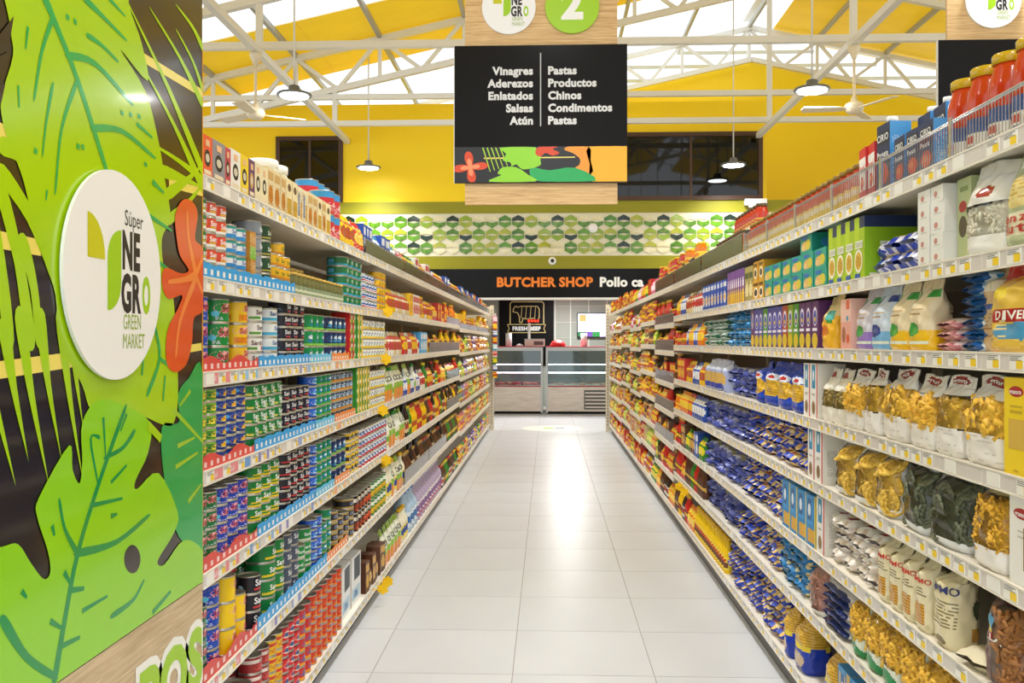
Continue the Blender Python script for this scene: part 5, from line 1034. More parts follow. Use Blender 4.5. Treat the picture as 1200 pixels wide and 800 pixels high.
bag('brownpenne', 'pasta_bag', 'brown wholewheat penne bag', '#5c2a22', [('r', 0, .88, 1, 1, '#6a1c1a'), ('e', .3, .62, .26, .08, '#4a9ac8'), ('e', .3, .56, .2, .04, '#e8c83a'), ('r', .05, .45, .6, .54, '#b01c22'), ('t', 'DIVELLA', .32, .495, .07, '#f4f0e8', .5), ('e', .7, .3, .12, .06, '#b84a3a')], .17, .1, .22, win=(.45, .05, .97, .86), pasta=('thin', '#a8713c', 150, 1.3), full=.75, tilt=.1)
pack('flatcream', 'pasta_pack', 'cream pasta bag lying flat', '#e9dfc2', [('r', .3, .3, .7, .5, '#d8b070'), ('n', .15, .2, .1, .8, .9, '#c08a6a')], .17, .24, .045)
box('blueyel', 'pasta_box', 'tall blue pasta box with yellow pasta', '#1f86c8', [('r', .08, .42, .66, .96, '#2a96d8'), ('r', .16, .5, .56, .92, '#1a5a9a'), ('e', .36, .7, .14, .12, '#dfeaf2'), ('r', .2, .08, .9, .34, '#e8b83a'), ('n', .4, .2, .08, .9, .34, '#c8861a'), ('r', .9, 0, 1, 1, '#e8cf2a')], .11, .09, .19, side='#e0cc3a')
box('blueyel2', 'pasta_box', 'blue and gold lasagne box', '#2a8ac8', [('r', .1, .05, .62, .9, '#dcc06a'), ('r', .22, .5, .52, .9, '#1a5fa8'), ('e', .37, .68, .1, .1, '#f0f4f8'), ('n', .25, .12, .08, .6, .45, '#c8982a'), ('r', .62, 0, .74, 1, '#1a6ab4'), ('r', .74, 0, 1, 1, '#caa848')], .13, .09, .2, side='#b89a4a')
pack('greyblue', 'pasta_pack', 'grey blue pasta pack stacked flat', '#4a56a0', [('r', .1, .1, .9, .4, '#9aa0c8'), ('n', .3, 0, 0, 1, 1, '#c8b880')], .11, .24, .054)
bag('greenbag', 'pasta_bag', 'clear pasta bag with green base', '#e8eee0', [('g', .42, -.34, '#1a8a48'), ('r', 0, .86, 1, 1, '#2a9a58'), ('r', .55, .72, .9, .78, '#1a8a48')], .135, .1, .205, win=(.03, .3, .97, .86), pasta=('thin', '#f4c244', 170, 1.2), full=.68, tilt=.2, vars=2, tie='#1a9a50')
pack('whiteflat', 'flour_pack', 'white flat pack with navy edge', '#eee9ea', [('r', 0, 0, 1, .07, '#26356e'), ('r', .3, .2, .7, .5, '#d89a90'), ('n', .15, .2, .15, .8, .6, '#a83a3a')], .24, .26, .036)
bag('pinkclear', 'pasta_bag', 'clear bag of coloured pasta', '#d8d8d4', [('e', .3, .35, .2, .16, '#1f2f8a'), ('e', .3, .35, .12, .06, '#c83a3a'), ('r', 0, 0, .4, .16, '#eceae4')], .2, .12, .2, win=(.05, .1, .97, .85), pasta=('tube', '#d8a090', 130, .8), full=.6, tilt=.3)
pack('tealpile', 'pasta_pack', 'teal blue pasta pack with gold window', '#1a7ab8', [('r', .12, .08, .88, .5, '#d8b858'), ('n', .3, .1, .1, .9, .6, '#e8dca8'), ('e', .5, .7, .3, .12, '#e6eef4')], .115, .24, .056)
pack('rednet', 'pasta_pack', 'red and green pack lying flat', '#d83a2a', [('r', 0, 0, 1, .12, '#e8482a'), ('n', .25, 0, 0, 1, 1, '#f0c0b0'), ('r', .2, .4, .8, .7, '#3a9a4a')], .2, .22, .04)
bag('yelbluebag', 'pasta_bag', 'golden pasta bag with blue base', '#1a38a8', [('r', 0, .45, 1, 1, '#d8b04a'), ('n', .4, 0, .45, 1, .9, '#b88a24'), ('e', .5, .22, .22, .12, '#c8b090'), ('r', .1, .4, .9, .47, '#e0c83a')], .17, .12, .23, tilt=.2, full=.6)
# far goods: one shape, many colours
FARC = [('red', '#c8261e', '#f0c020'), ('orange', '#ea7f10', '#ffd83a'), ('yellow', '#f4c60a', '#b8481a'), ('green', '#2f8426', '#f0dc2a'), ('white', '#ecebe4', '#c83a3a'), ('blue', '#2450b0', '#e8ecf4'), ('brown', '#5a3420', '#d8a850'), ('purple', '#6a3f96', '#eae0f0'), ('pink', '#e2769a', '#f8e4ec'), ('cream', '#e0cc98', '#b8442a'), ('lime', '#8fc01a', '#f4f06a'), ('sky', '#4aa8dc', '#f4f8f8')]
POUCH = dict(red='soup_pouch', orange='snack_bag', yellow='chip_bag', green='herb_pouch', white='flour_pouch', blue='biscuit_pouch', brown='coffee_pouch', purple='biscuit_pouch', pink='wafer_pouch', cream='rice_pouch', lime='herb_pouch', sky='milk_pouch')
for n, a, b_ in FARC:
    bag('fb_' + n, POUCH[n], n + ' pouch of packaged food', a, [('e', .5, .42, .36, .2, b_), ('r', .1, .68, .9, .8, b_), ('n', .12, .1, .1, .9, .85, '#8a5a2a' if n in ('cream', 'white', 'yellow') else '#f4e8c8')], .09, .06, .15, vars=2)
    bag('fn_' + n, {'red': 'spicy_noodle_pack', 'orange': 'chicken_noodle_pack', 'brown': 'beef_noodle_pack', 'green': 'vegetable_noodle_pack'}.get(n, 'noodle_pack'), n + ' noodle packet on edge', a, [('r', 0, .3, 1, .6, b_), ('e', .5, .3, .3, .16, '#b06a1a'), ('n', .12, .1, .1, .9, .9, b_)], .11, .04, .096, vars=2)
    box('fx_' + n, 'food_box', n + ' upright food box', a, [('e', .5, .36, .36, .22, b_), ('r', .12, .7, .88, .88, b_), ('n', .3, .2, .2, .8, .5, '#9a5a1a')], .08, .08, .16)
    bottle('ft_' + n, 'sauce_bottle', n + ' labelled sauce bottle', a if n not in ('white', 'cream') else '#3a2a1a', .03, .195, b_, a, [('r', .1, .3, .9, .7, b_), ('n', .3, .1, .1, .9, .9, '#2a2a1a')])
    jar('fj_' + n, 'preserve_jar', n + ' lidded preserve jar', a, .034, .11, b_, b_, [('r', .15, .3, .85, .7, a)])
bottle('vinegar_dk', 'vinegar_bottle', 'dark glass vinegar bottle', '#20120c', .033, .235, '#1a1a1a', '#d8c8a0', [('r', .1, .3, .9, .7, '#a83a2a'), ('n', .3, .1, .1, .9, .9, '#3a2a1a')])
bottle('dressing', 'dressing_bottle', 'white dressing bottle with green cap', '#eef0e4', .034, .2, '#3a9a3a', '#f2ecd0', [('e', .5, .5, .34, .3, '#7ab83a'), ('r', 0, .0, 1, .2, '#e8a03a')])
bottle('mayo', 'mayonnaise_bottle', 'cream squeeze bottle with yellow label', '#f0ead0', .036, .215, '#f2c01a', '#f0d84a', [('e', .5, .55, .34, .3, '#2a4a9a')])
bottle('yelbot', 'mustard_bottle', 'yellow mustard bottle', '#f0c814', .03, .19, '#e8b410', '#f4dc3a', [('r', .1, .2, .9, .6, '#6a3a1a'), ('e', .5, .75, .3, .16, '#c8301a')])
bottle('jug_p', 'vinegar_jug', 'lilac vinegar jug with handle', '#b8aac8', .062, .285, '#e8e8ee', '#ece8ea', [('e', .5, .5, .3, .3, '#8a5a9a'), ('r', 0, 0, 1, .15, '#c83a4a')], handle=(.235, .05))
bottle('jug_b', 'vinegar_jug', 'clear blue vinegar jug with handle', '#b4cfe6', .065, .29, '#3a7ac8', '#e4eef4', [('e', .5, .5, .3, .3, '#2a6ab0')], handle=(.24, .052))
bag('greenveg', 'dressing_bag', 'green and white printed pouch', '#8fbe3a', [('r', 0, .5, 1, .8, '#eef2dc'), ('r', 0, 0, 1, .3, '#e8923a'), ('n', .4, 0, .05, 1, .5, '#4a8a24'), ('t', 'Olé', .5, .64, .14, '#1a1a1a')], .11, .07, .21)
box('whtdisp', 'display_carton', 'white carton with blue logo and dark bottles', '#eef0f2', [('r', .1, .1, .9, .35, '#bcd8ea'), ('r', .3, .5, .9, .95, '#2a3a4e'), ('t', 'Olé', .45, .22, .14, '#2a7ab8')], .22, .2, .24, side='#8a6a48')
# ------------------------------------------------------------------ goods: putting them on the shelves
NEAR_L, NEAR_R = 4.75, 4.4
SHELFW = {('L', i): 'left rack ' + w for i, w in enumerate(('top shelf', 'second shelf', 'third shelf', 'fourth shelf', 'fifth shelf', 'sixth shelf', 'bottom shelf'))}
SHELFW.update({('R', i): 'right rack ' + w for i, w in enumerate(('top shelf', 'second shelf', 'third shelf', 'fourth shelf', 'fifth shelf', 'sixth shelf', 'seventh shelf', 'bottom shelf'))})
COUNT = {}
prnd = random.Random(11)
def place(side, lev, y, z, key, label, back=.0, yaw=0., near=None, tiltx=0., lift=0.):
    D_ = DES[key]; nl = NEAR_L if side == 'L' else NEAR_R
    nr = (y < nl) if near is None else near
    parts, dims = design(key, nr, prnd.randrange(6)) if y < 6.5 else design(key, False, prnd.randrange(6))
    sg = 1 if side == 'L' else -1; X = XL if side == 'L' else XR
    x = X - sg * (.007 + dims[1] / 2 + back)
    o = obj(parts[0][0], parts[0][1], None, (x, y, z + .0004 + lift), (tiltx, 0, PI / 2 * sg + yaw))
    tag(o, label, D_['cat'], D_['desc'] + ' on ' + SHELFW[side, lev])
    for n, me in parts[1:]:
        p = obj(n, me, o)
        if n in ('pasta', 'lettering', 'print'): p['kind'] = 'stuff'
    return o
ROWW = ['bottom row', 'second row', 'third row', 'fourth row', 'fifth row', 'sixth row', 'seventh row', 'eighth row']
def run(side, lev, y0, y1, key, n=1, deep=1, gap=.003, yaw=.06, back=.0, var=0., lift=0., pitch_z=None, jit=.0, tiltx=0.):
    """a block of one product filling y0..y1 of a shelf, n high and deep rows back"""
    D_ = DES[key]; _, dims = design(key, y0 < (NEAR_L if side == 'L' else NEAR_R) and y0 < 6.5)
    pitch = dims[0] + gap; m = max(1, int((y1 - y0 + gap * 2) / pitch)); pitch = max(pitch, min((y1 - y0) / m, pitch * 1.12)); shelf = SHELFW[side, lev]
    for i in range(m):
        y = y0 + pitch * (i + .5)
        z = deck_z(side, lev, y) + lift
        for d in range(deep):
            k = n if prnd.random() >= var else max(1, n - 1)
            c0 = COUNT[key, side, lev, d] = COUNT.get((key, side, lev, d), 0) + 1
            for r in range(k):
                lab = D_['desc'] + (', back' if d else '') + ((', ' if not d else ' ') + ROWW[r] if n > 1 else '') + ', %s from near end, %s' % (ordinal(c0), shelf)
                if len(lab.replace(',', ' ').split()) > 16: lab = lab.replace(' from near end', ' along')
                place(side, lev, y + (prnd.random() - .5) * jit, z + r * (pitch_z or dims[2]), key, lab, back + d * (dims[1] + .004) + (prnd.random() * jit), (prnd.random() - .5) * 2 * yaw, tiltx=tiltx)
def mix(side, lev, y0, y1, keys, n=1, deep=1, back=0., block=(2, 4), **k):
    """a stretch of shelf with short blocks of different products"""
    y = y0; last = None
    while y < y1 - .05:
        key = prnd.choice([q for q in keys if q != last]); last = key; _, dims = design(key, False)
        w = min(prnd.randint(*block) * (dims[0] + .004), y1 - y)
        if w < dims[0]: break
        run(side, lev, y, y + w, key, n=n(key) if callable(n) else n, deep=deep, back=back, yaw=.15, **k); y += w + .004
TRAYS = {}
def tray(side, lev, y0, y1, col, name, h=.036, dots='#f2f2f4', wavy=False):
    w = y1 - y0; b = MB(); N = max(6, int(w / .012))
    for i in range(N):
        a, c = i / N, (i + 1) / N; hh = lambda t: h * (1 + (.3 * math.sin(t * w * 26) if wavy else .12 * (1 if (t * w * 9) % 1 < .6 else 0)))
        x0, x1 = (a - .5) * w, (c - .5) * w
        b.face([len(b.v) + k for k in range(4)], lin(col)); b.v += [(x0, 0, 0), (x1, 0, 0), (x1, 0, hh(c)), (x0, 0, hh(a))]
        b.face([len(b.v) + k for k in range(4)], lin(col)); b.v += [(x1, .0015, 0), (x0, .0015, 0), (x0, .0015, hh(a)), (x1, .0015, hh(c))]
        b.face([len(b.v) + k for k in range(4)], lin(col)); b.v += [(x0, 0, hh(a)), (x1, 0, hh(c)), (x1, .0015, hh(c)), (x0, .0015, hh(a))]
        if i % 4 == 1: b.face([len(b.v) + k for k in range(4)], lin(dots)); b.v += [(x0, -.0004, h * .3), (x1 + w / N * .6, -.0004, h * .3), (x1 + w / N * .6, -.0004, h * .7), (x0, -.0004, h * .7)]
    b.box(-w / 2, .0015, 0, w / 2, .1, .0012, lin(col))
    sg = 1 if side == 'L' else -1; X = XL if side == 'L' else XR; ym = (y0 + y1) / 2
    o = obj('display_tray', b.mesh('display_tray'), None, (X - sg * .0045, ym, deck_z(side, lev, ym)), (0, 0, PI / 2 * sg)); k = COUNT['tray', side, lev, name] = COUNT.get(('tray', side, lev, name), 0) + 1
    tag(o, '%s card tray front under stacked cans, %s from near end, %s' % (name, ordinal(k), SHELFW[side, lev]), 'tray', 'card display trays')
def guard(side, lev, y0, y1, h=.085):
    sg = 1 if side == 'L' else -1; X = XL if side == 'L' else XR; ym = (y0 + y1) / 2; w = y1 - y0
    g = empty('shelf_guard', (X - sg * .002, ym, deck_z(side, lev, ym)), PI / 2 * sg)
    one('pane', GUARD, lambda b: b.box(-w / 2, 0, 0, w / 2, .003, h), g); one('rail', mat('guard_rail', '#8d8577', rough=.35), lambda b: b.box(-w / 2, -.001, h, w / 2, .005, h + .006), g)
    k = COUNT['guard', side, lev] = COUNT.get(('guard', side, lev), 0) + 1
    tag(g, 'smoky clear guard along the shelf edge, %s from near end, %s' % (ordinal(k), SHELFW[side, lev]), 'shelf guard', 'smoky shelf guards')

# ---- left rack, top shelf
y = 2.485
for key in ('tea_or', 'tea_gy', 'tea_cr', 'tea_wh', 'tea_ye', 'tea_pu', 'tea_ce', 'tea_ce'):
    w = DES[key]['w'] + .002; run('L', 0, y, y + w, key, yaw=.02); y += w
for i in range(12):
    key = ('kraft_or', 'kraft_or', 'kraft_or', 'kraft_ye', 'kraft_ye', 'kraft_bl', 'kraft_bl', 'kraft_or', 'kraft_or', 'kraft_ye', 'kraft_or', 'kraft_ye')[i]; run('L', 0, y, y + .074, key, yaw=.03); y += .075
run('L', 0, 3.6, 3.87, 'tub_white', back=.14); run('L', 0, 4.3, 4.65, 'bigred1', n=3, back=.15)
run('L', 0, y + .01, y + .23, 'bigred1', n=2); y += .24
mix('L', 0, y, 4.72, ('fb_red', 'fb_yellow'), n=1)
for a, b_ in ((4.73, 5.97), (6.0, 7.25), (7.28, 8.52), (8.55, 9.78), (9.82, 11.05), (11.09, 12.32), (12.36, 13.6), (13.63, 14.8)): guard('L', 0, a, b_, .075)
TALL = lambda k: 2 if k.startswith(('fn_', 'fj_')) else 1
mix('L', 0, 4.74, 5.9, ('fb_sky', 'fb_white', 'fb_blue', 'fx_blue'), back=.012); mix('L', 0, 5.9, 7.8, ('fb_green', 'fb_white', 'fb_red', 'ft_red', 'fx_white', 'fb_lime', 'fb_purple', 'fb_blue'), back=.012); mix('L', 0, 7.8, 13.4, ('fb_red', 'fb_orange', 'fb_white', 'fx_red', 'fb_cream', 'fb_yellow', 'fx_blue'), back=.012); mix('L', 0, 13.45, 14.8, ('fb_pink', 'fb_white', 'fb_yellow'), back=.012)
# ---- left second shelf
BL, RD, LBL, ORG = '#1f9fe6', '#d8453c', '#5ac0ea', '#f08a2c'
T_ = .0015
tray('L', 1, 2.48, 3.40, BL, 'sky blue', .04)
run('L', 1, 2.48, 2.555, 'tuna_green_w', n=5, back=.004, lift=T_); run('L', 1, 2.555, 2.715, 'tuna_red', n=5, back=.004, lift=T_); run('L', 1, 2.72, 2.9, 'tuna_teal', n=4, back=.004, lift=T_); run('L', 1, 2.905, 2.96, 'sm_or', n=2, back=.004, lift=T_)
run('L', 1, 2.965, 3.065, 'can_grey', n=4, back=.004, lift=T_); run('L', 1, 3.065, 3.165, 'can_dkgreen', n=4, back=.004, lift=T_); run('L', 1, 3.17, 3.39, 'can_yellow_s', n=4, back=.004, lift=T_, var=.4)
run('L', 1, 3.42, 4.26, 'jar_olive', back=.002); run('L', 1, 3.42, 3.95, 'jar_mix', back=.1)
run('L', 1, 4.27, 4.68, 'can_biggreen', n=5); run('L', 1, 4.7, 5.12, 'can_wbr', n=4, var=.3); run('L', 1, 5.13, 5.4, 'can_yellow_s', n=5)
mix('L', 1, 5.42, 7.2, ('greenveg', 'fb_cream', 'fx_yellow', 'fb_yellow', 'fx_white', 'fb_white'), block=(1, 3)); mix('L', 1, 7.27, 9.75, ('fb_red', 'fb_orange', 'fb_yellow', 'fx_red', 'ft_orange', 'ft_brown', 'fb_cream')); mix('L', 1, 9.82, 14.8, ('fb_yellow', 'fb_cream', 'fb_orange', 'fj_yellow', 'fb_lime', 'fx_yellow'), n=TALL)
guard('L', 1, 8.55, 9.78, .06); guard('L', 1, 9.82, 11.05, .06); guard('L', 1, 11.09, 12.32, .06); guard('L', 1, 12.36, 14.8, .06)
# ---- left third shelf
tray('L', 2, 2.48, 2.965, RD, 'red', .036, '#f4d0d0', True); tray('L', 2, 2.97, 3.62, BL, 'sky blue', .036); tray('L', 2, 3.63, 3.98, LBL, 'pale blue', .034); tray('L', 2, 3.99, 4.34, ORG, 'orange', .034)
for a, b_, k, n in ((2.48, 2.65, 'big_blue', 3), (2.652, 2.822, 'big_green', 3), (2.824, 2.965, 'big_yellow', 3), (2.97, 3.14, 'white_small', 4), (3.142, 3.31, 'white_blue', 4), (3.312, 3.62, 'black_tuna', 5), (3.63, 3.95, 'green_tall', 3), (3.97, 4.33, 'navy_tall', 3)): run('L', 2, a, b_, k, n=n, back=.004, lift=T_, yaw=.25)
run('L', 2, 4.36, 4.52, 'sm_rg', n=5); run('L', 2, 4.53, 4.7, 'sm_gy', n=5); run('L', 2, 4.72, 5.35, 'wny', n=4, var=.2)
mix('L', 2, 5.37, 6.0, ('greenveg', 'fb_white', 'fb_cream'), block=(1, 2)); mix('L', 2, 6.02, 6.8, ('fb_red', 'fb_blue', 'fb_white'), block=(2, 3)); run('L', 2, 6.82, 7.2, 'fx_sky', yaw=.02); mix('L', 2, 7.28, 9.75, ('fb_yellow', 'fj_yellow', 'ft_yellow', 'ft_brown', 'fj_brown')); guard('L', 2, 7.28, 9.75, .08)
FARMIX = ('fn_orange', 'fn_yellow', 'fb_yellow', 'fb_lime', 'fn_orange', 'fn_red', 'fn_green', 'fn_lime', 'fn_purple', 'fn_yellow')
mix('L', 2, 9.82, 14.8, FARMIX, n=TALL)
# ---- left fourth shelf
tray('L', 3, 2.48, 2.925, RD, 'red', .036, '#f4d0d0', True); tray('L', 3, 2.93, 3.7, BL, 'sky blue', .038); tray('L', 3, 3.71, 4.04, LBL, 'pale blue', .034); tray('L', 3, 4.05, 4.48, ORG, 'orange', .034)
for a, b_, k, n in ((2.48, 2.632, 'g_yel', 6), (2.634, 2.93, 'b_yel', 6), (2.932, 3.29, 'sardi_green', 5), (3.292, 3.69, 'black_tuna', 4), (3.7, 3.785, 'blue_s', 5), (3.79, 4.04, 'green_b', 5), (4.05, 4.5, 'dark_or', 5)): run('L', 3, a, b_, k, n=n, deep=2 if a < 3.6 else 1, back=.004, lift=T_, yaw=.2)
run('L', 3, 4.52, 4.86, 'sm_gy', n=5); run('L', 3, 4.88, 5.35, 'wny', n=4); mix('L', 3, 5.37, 7.2, ('dressing', 'greenveg', 'mayo', 'fb_white', 'ft_green', 'fb_blue'), block=(1, 3)); mix('L', 3, 7.28, 9.75, ('ft_red', 'fb_orange', 'fj_green', 'fb_red', 'ft_white', 'ft_blue')); mix('L', 3, 9.82, 14.8, FARMIX, n=TALL); guard('L', 3, 8.55, 9.75, .08)
# ---- left fifth shelf
tray('L', 4, 2.48, 2.955, RD, 'red', .036, '#f4d0d0', True); tray('L', 4, 2.96, 3.7, BL, 'sky blue', .038); tray('L', 4, 3.71, 4.04, LBL, 'pale blue', .034); tray('L', 4, 4.05, 4.35, ORG, 'orange', .034)
for a, b_, k, n in ((2.48, 2.642, 'g_pink', 4), (2.644, 2.96, 'b_pink', 4), (2.962, 3.31, 'sardi_gy', 5), (3.312, 3.7, 'black_red', 5), (3.705, 3.785, 'blue_s', 5), (3.79, 4.04, 'green_b', 5), (4.05, 4.34, 'navy_tall', 3)): run('L', 4, a, b_, k, n=n, deep=2 if a < 3.6 else 1, back=.004, lift=T_, yaw=.2)
run('L', 4, 4.36, 4.6, 'ybk', n=4); run('L', 4, 4.61, 5.4, 'wdr', n=4); mix('L', 4, 5.42, 6.1, ('greenveg', 'dressing'), block=(1, 2)); mix('L', 4, 6.12, 9.75, ('vinegar_dk', 'ft_brown', 'ft_yellow', 'ft_green', 'vinegar_dk', 'ft_red')); mix('L', 4, 9.82, 14.8, FARMIX, n=TALL); guard('L', 4, 8.55, 9.75, .08)
# ---- left sixth shelf
tray('L', 5, 2.48, 2.955, RD, 'red', .04, '#f4d0d0', True); tray('L', 5, 2.96, 3.9, BL, 'sky blue', .04); tray('L', 5, 3.91, 4.3, ORG, 'orange', .036)
for a, b_, k, n in ((2.48, 2.55, 'g_pink', 4), (2.56, 2.71, 'big_blue6', 4), (2.712, 2.955, 'yel6', 3), (2.96, 3.11, 'dark6', 4), (3.115, 3.32, 'green6', 4), (3.325, 3.51, 'grey6', 4), (3.515, 3.7, 'gy3', 4), (3.71, 3.87, 'blue_s', 5), (3.875, 4.03, 'green_b', 5)): run('L', 5, a, b_, k, n=n, deep=2 if a < 3.6 else 1, back=.004, lift=T_, yaw=.22, var=.12)
run('L', 5, 4.05, 4.5, 'goldblk', n=4, var=.4); run('L', 5, 4.52, 4.92, 'darkor6', n=2); run('L', 5, 4.94, 5.4, 'gy6', n=2); mix('L', 5, 5.42, 6.1, ('greenveg', 'mayo'), block=(1, 2)); mix('L', 5, 6.12, 8.5, ('vinegar_dk', 'ft_brown', 'vinegar_dk', 'ft_cream')); guard('L', 5, 6.02, 7.24, .09); guard('L', 5, 7.28, 8.5, .09); mix('L', 5, 8.55, 9.75, ('ft_yellow', 'ft_green', 'ft_brown')); mix('L', 5, 9.82, 14.8, FARMIX, n=TALL)
# ---- left bottom shelf
for a, b_, k, n in ((2.5, 2.96, 'red7', 2), (2.965, 3.125, 'crim7', 5), (3.13, 3.28, 'yel7', 5), (3.285, 3.5, 'red7b', 5), (3.505, 3.68, 'rby7', 5), (3.685, 4.24, 'ror7', 5)): run('L', 6, a, b_, k, n=n, deep=2 if a < 3.6 else 1, yaw=.22)
run('L', 6, 4.26, 4.72, 'whtdisp', yaw=.03, back=.02); mix('L', 6, 4.76, 5.3, ('fx_brown', 'fb_brown'), block=(1, 2)); run('L', 6, 5.32, 5.95, 'greenveg'); run('L', 6, 5.97, 6.25, 'mayo'); run('L', 6, 6.28, 6.7, 'jug_b'); run('L', 6, 6.72, 8.2, 'jug_p', yaw=.3); mix('L', 6, 8.22, 9.75, ('ft_green', 'ft_white', 'ft_brown', 'ft_red')); mix('L', 6, 9.82, 14.8, FARMIX, n=TALL)
# ---- right top shelf
run('R', 0, 1.62, 2.36, 'sauce_big', back=.012); run('R', 0, 1.66, 2.2, 'sauce_big', back=.13)
run('R', 0, 2.40, 2.67, 'cirio_short', back=.012, yaw=.08); run('R', 0, 2.38, 2.7, 'cirio_tall', back=.085, yaw=.08); run('R', 0, 2.705, 2.8, 'cirio_tall', back=.012); run('R', 0, 2.81, 2.97, 'pomi', back=.012, yaw=.1)
run('R', 0, 3.0, 4.6, 'sauce_mid', back=.012); run('R', 0, 4.62, 4.76, 'pickle', n=1, back=.012); run('R', 0, 4.78, 5.5, 'sauce_far', back=.012); run('R', 0, 4.8, 5.4, 'sauce_far', back=.1, n=2); run('R', 0, 5.52, 6.1, 'pickle', back=.012); mix('R', 0, 6.12, 8.35, ('sauce_far', 'fj_red', 'fj_orange', 'ft_red'), back=.012, n=TALL); mix('R', 0, 8.4, 14.5, ('fb_yellow', 'fb_red', 'fn_orange', 'fb_orange', 'fx_red', 'fb_green', 'fb_cream', 'fb_pink'), n=TALL)
for a, b_ in ((4.64, 5.85), (5.89, 7.1), (7.15, 8.36)): guard('R', 0, a, b_, .1)
wg = MB(); wgt = empty('wire_guard', (XR + .002, 2.95, deck_z('R', 0, 2.9)), -PI / 2); tag(wgt, 'chrome wire guard in front of the tomato sauce jars', 'wire guard')
for z in (.004, .085, .09): one('rail', CHROME, lambda b: b.tube((-1.64, 0, z), (1.64, 0, z), .0022, 6), wgt)
for k in range(8): one('clip', CHROME, lambda b: b.box(-1.64 + .466 * k, -.004, 0, -1.64 + .466 * k + .014, .003, .1), wgt)
def wires(b):
    for k in range(219): x = -1.635 + .015 * k; b.bar((x, 0, 0), (x, 0, .088), .0018)
tag(one('wires', CHROME, wires, wgt), kind='stuff')
# ---- right second shelf
run('R', 1, 1.72, 2.02, 'senza', yaw=.15); run('R', 1, 2.04, 2.2, 'gnocchi', yaw=.3); run('R', 1, 2.225, 2.3, 'lime_oval', back=.03, yaw=.03); run('R', 1, 2.305, 2.47, 'wht_small', n=5, yaw=.04)
run('R', 1, 2.5, 2.86, 'bluegreen', n=2, yaw=.35, jit=.02, pitch_z=.05); run('R', 1, 2.88, 3.24, 'limebox', yaw=.03); run('R', 1, 3.26, 4.19, 'tealbox', n=2, var=0, yaw=.03); place('R', 1, 3.52, deck_z('R', 1, 3.52) + .14, 'tealbox', 'teal cracker box resting alone atop the teal stack, right rack second shelf', near=True)
run('R', 1, 4.2, 4.42, 'amberbox', n=2); run('R', 1, 4.43, 4.6, 'tanbox'); run('R', 1, 4.62, 5.05, 'purpbox'); run('R', 1, 5.07, 5.85, 'bluebox'); mix('R', 1, 5.9, 7.1, ('fb_blue', 'fb_orange', 'fb_cream', 'fb_white')); mix('R', 1, 7.15, 8.35, ('fj_brown', 'fj_red', 'ft_red')); mix('R', 1, 8.4, 14.5, ('fb_yellow', 'fn_yellow', 'fb_green', 'fn_red', 'fb_white', 'fb_pink', 'fx_brown'), n=TALL); guard('R', 1, 7.15, 8.36, .07)
# ---- right third shelf
run('R', 2, 1.895, 2.11, 'divella_big', yaw=.02); run('R', 2, 2.115, 2.2, 'kraftbag', back=.04, yaw=.05); run('R', 2, 2.17, 2.29, 'bluepk', n=7, yaw=.15, pitch_z=.027, back=.03); run('R', 2, 2.29, 2.41, 'pinkpk', n=3, yaw=.2, pitch_z=.027, back=.02)
run('R', 2, 2.42, 2.7, 'lb_yel', yaw=.1); run('R', 2, 2.705, 2.84, 'lb_blue'); run('R', 2, 2.845, 2.985, 'lb_pur'); run('R', 2, 2.99, 3.21, 'pinkbox', yaw=.03); run('R', 2, 3.215, 3.345, 'yelpouch')
yy = 3.36
for key in ('rc_pur', 'rc_pur', 'rc_pur', 'rc_grn', 'rc_lime', 'rc_red', 'rc_blue', 'rc_blue', 'rc_blue', 'rc_grn', 'rc_blue', 'rc_blue', 'rc_pur'): run('R', 2, yy, yy + .084, key, yaw=.03); yy += .0855
run('R', 2, 4.5, 5.15, 'cyanpk', n=5, pitch_z=.045, yaw=.2, jit=.02); run('R', 2, 5.17, 5.85, 'greenpk', n=4, pitch_z=.038, yaw=.2, jit=.02); mix('R', 2, 5.88, 6.6, ('fb_blue', 'fb_orange'), block=(2, 3)); mix('R', 2, 6.6, 8.35, ('fb_orange', 'fn_red', 'ft_red', 'fb_yellow', 'fj_red')); mix('R', 2, 8.4, 14.5, ('fb_yellow', 'fn_yellow', 'fb_lime', 'fn_cream', 'fb_orange', 'fn_brown', 'fb_red'), n=TALL); guard('R', 2, 7.15, 8.36, .085)
# ---- right fourth shelf
run('R', 3, 1.80, 2.01, 'granoro_y', yaw=.03); run('R', 3, 2.03, 2.235, 'rigatoni', yaw=.05); run('R', 3, 2.24, 2.385, 'ditali', yaw=.1); run('R', 3, 2.4, 2.55, 'penne_y', yaw=.2); run('R', 3, 2.57, 2.77, 'rigatoni', yaw=.1); run('R', 3, 2.78, 2.93, 'ditali', yaw=.2); run('R', 3, 2.94, 3.09, 'penne_y', yaw=.2); run('R', 3, 3.1, 3.35, 'mixed', yaw=.2)
run('R', 3, 3.37, 3.555, 'whtred', yaw=.02); run('R', 3, 3.58, 4.44, 'bluebig', yaw=.2); run('R', 3, 4.46, 5.1, 'lilacpk', n=3, pitch_z=.045, yaw=.25, jit=.03); run('R', 3, 5.12, 5.8, 'bluegrey', yaw=.3); mix('R', 3, 5.82, 6.6, ('fb_yellow', 'fb_blue'), block=(2, 3)); mix('R', 3, 6.6, 8.35, ('fb_red', 'fn_red', 'fx_red', 'fb_orange', 'ft_brown')); mix('R', 3, 8.4, 14.5, ('fb_yellow', 'fn_yellow', 'fb_green', 'fn_brown', 'fb_orange', 'fn_cream'), n=TALL); guard('R', 3, 7.15, 8.36, .085)
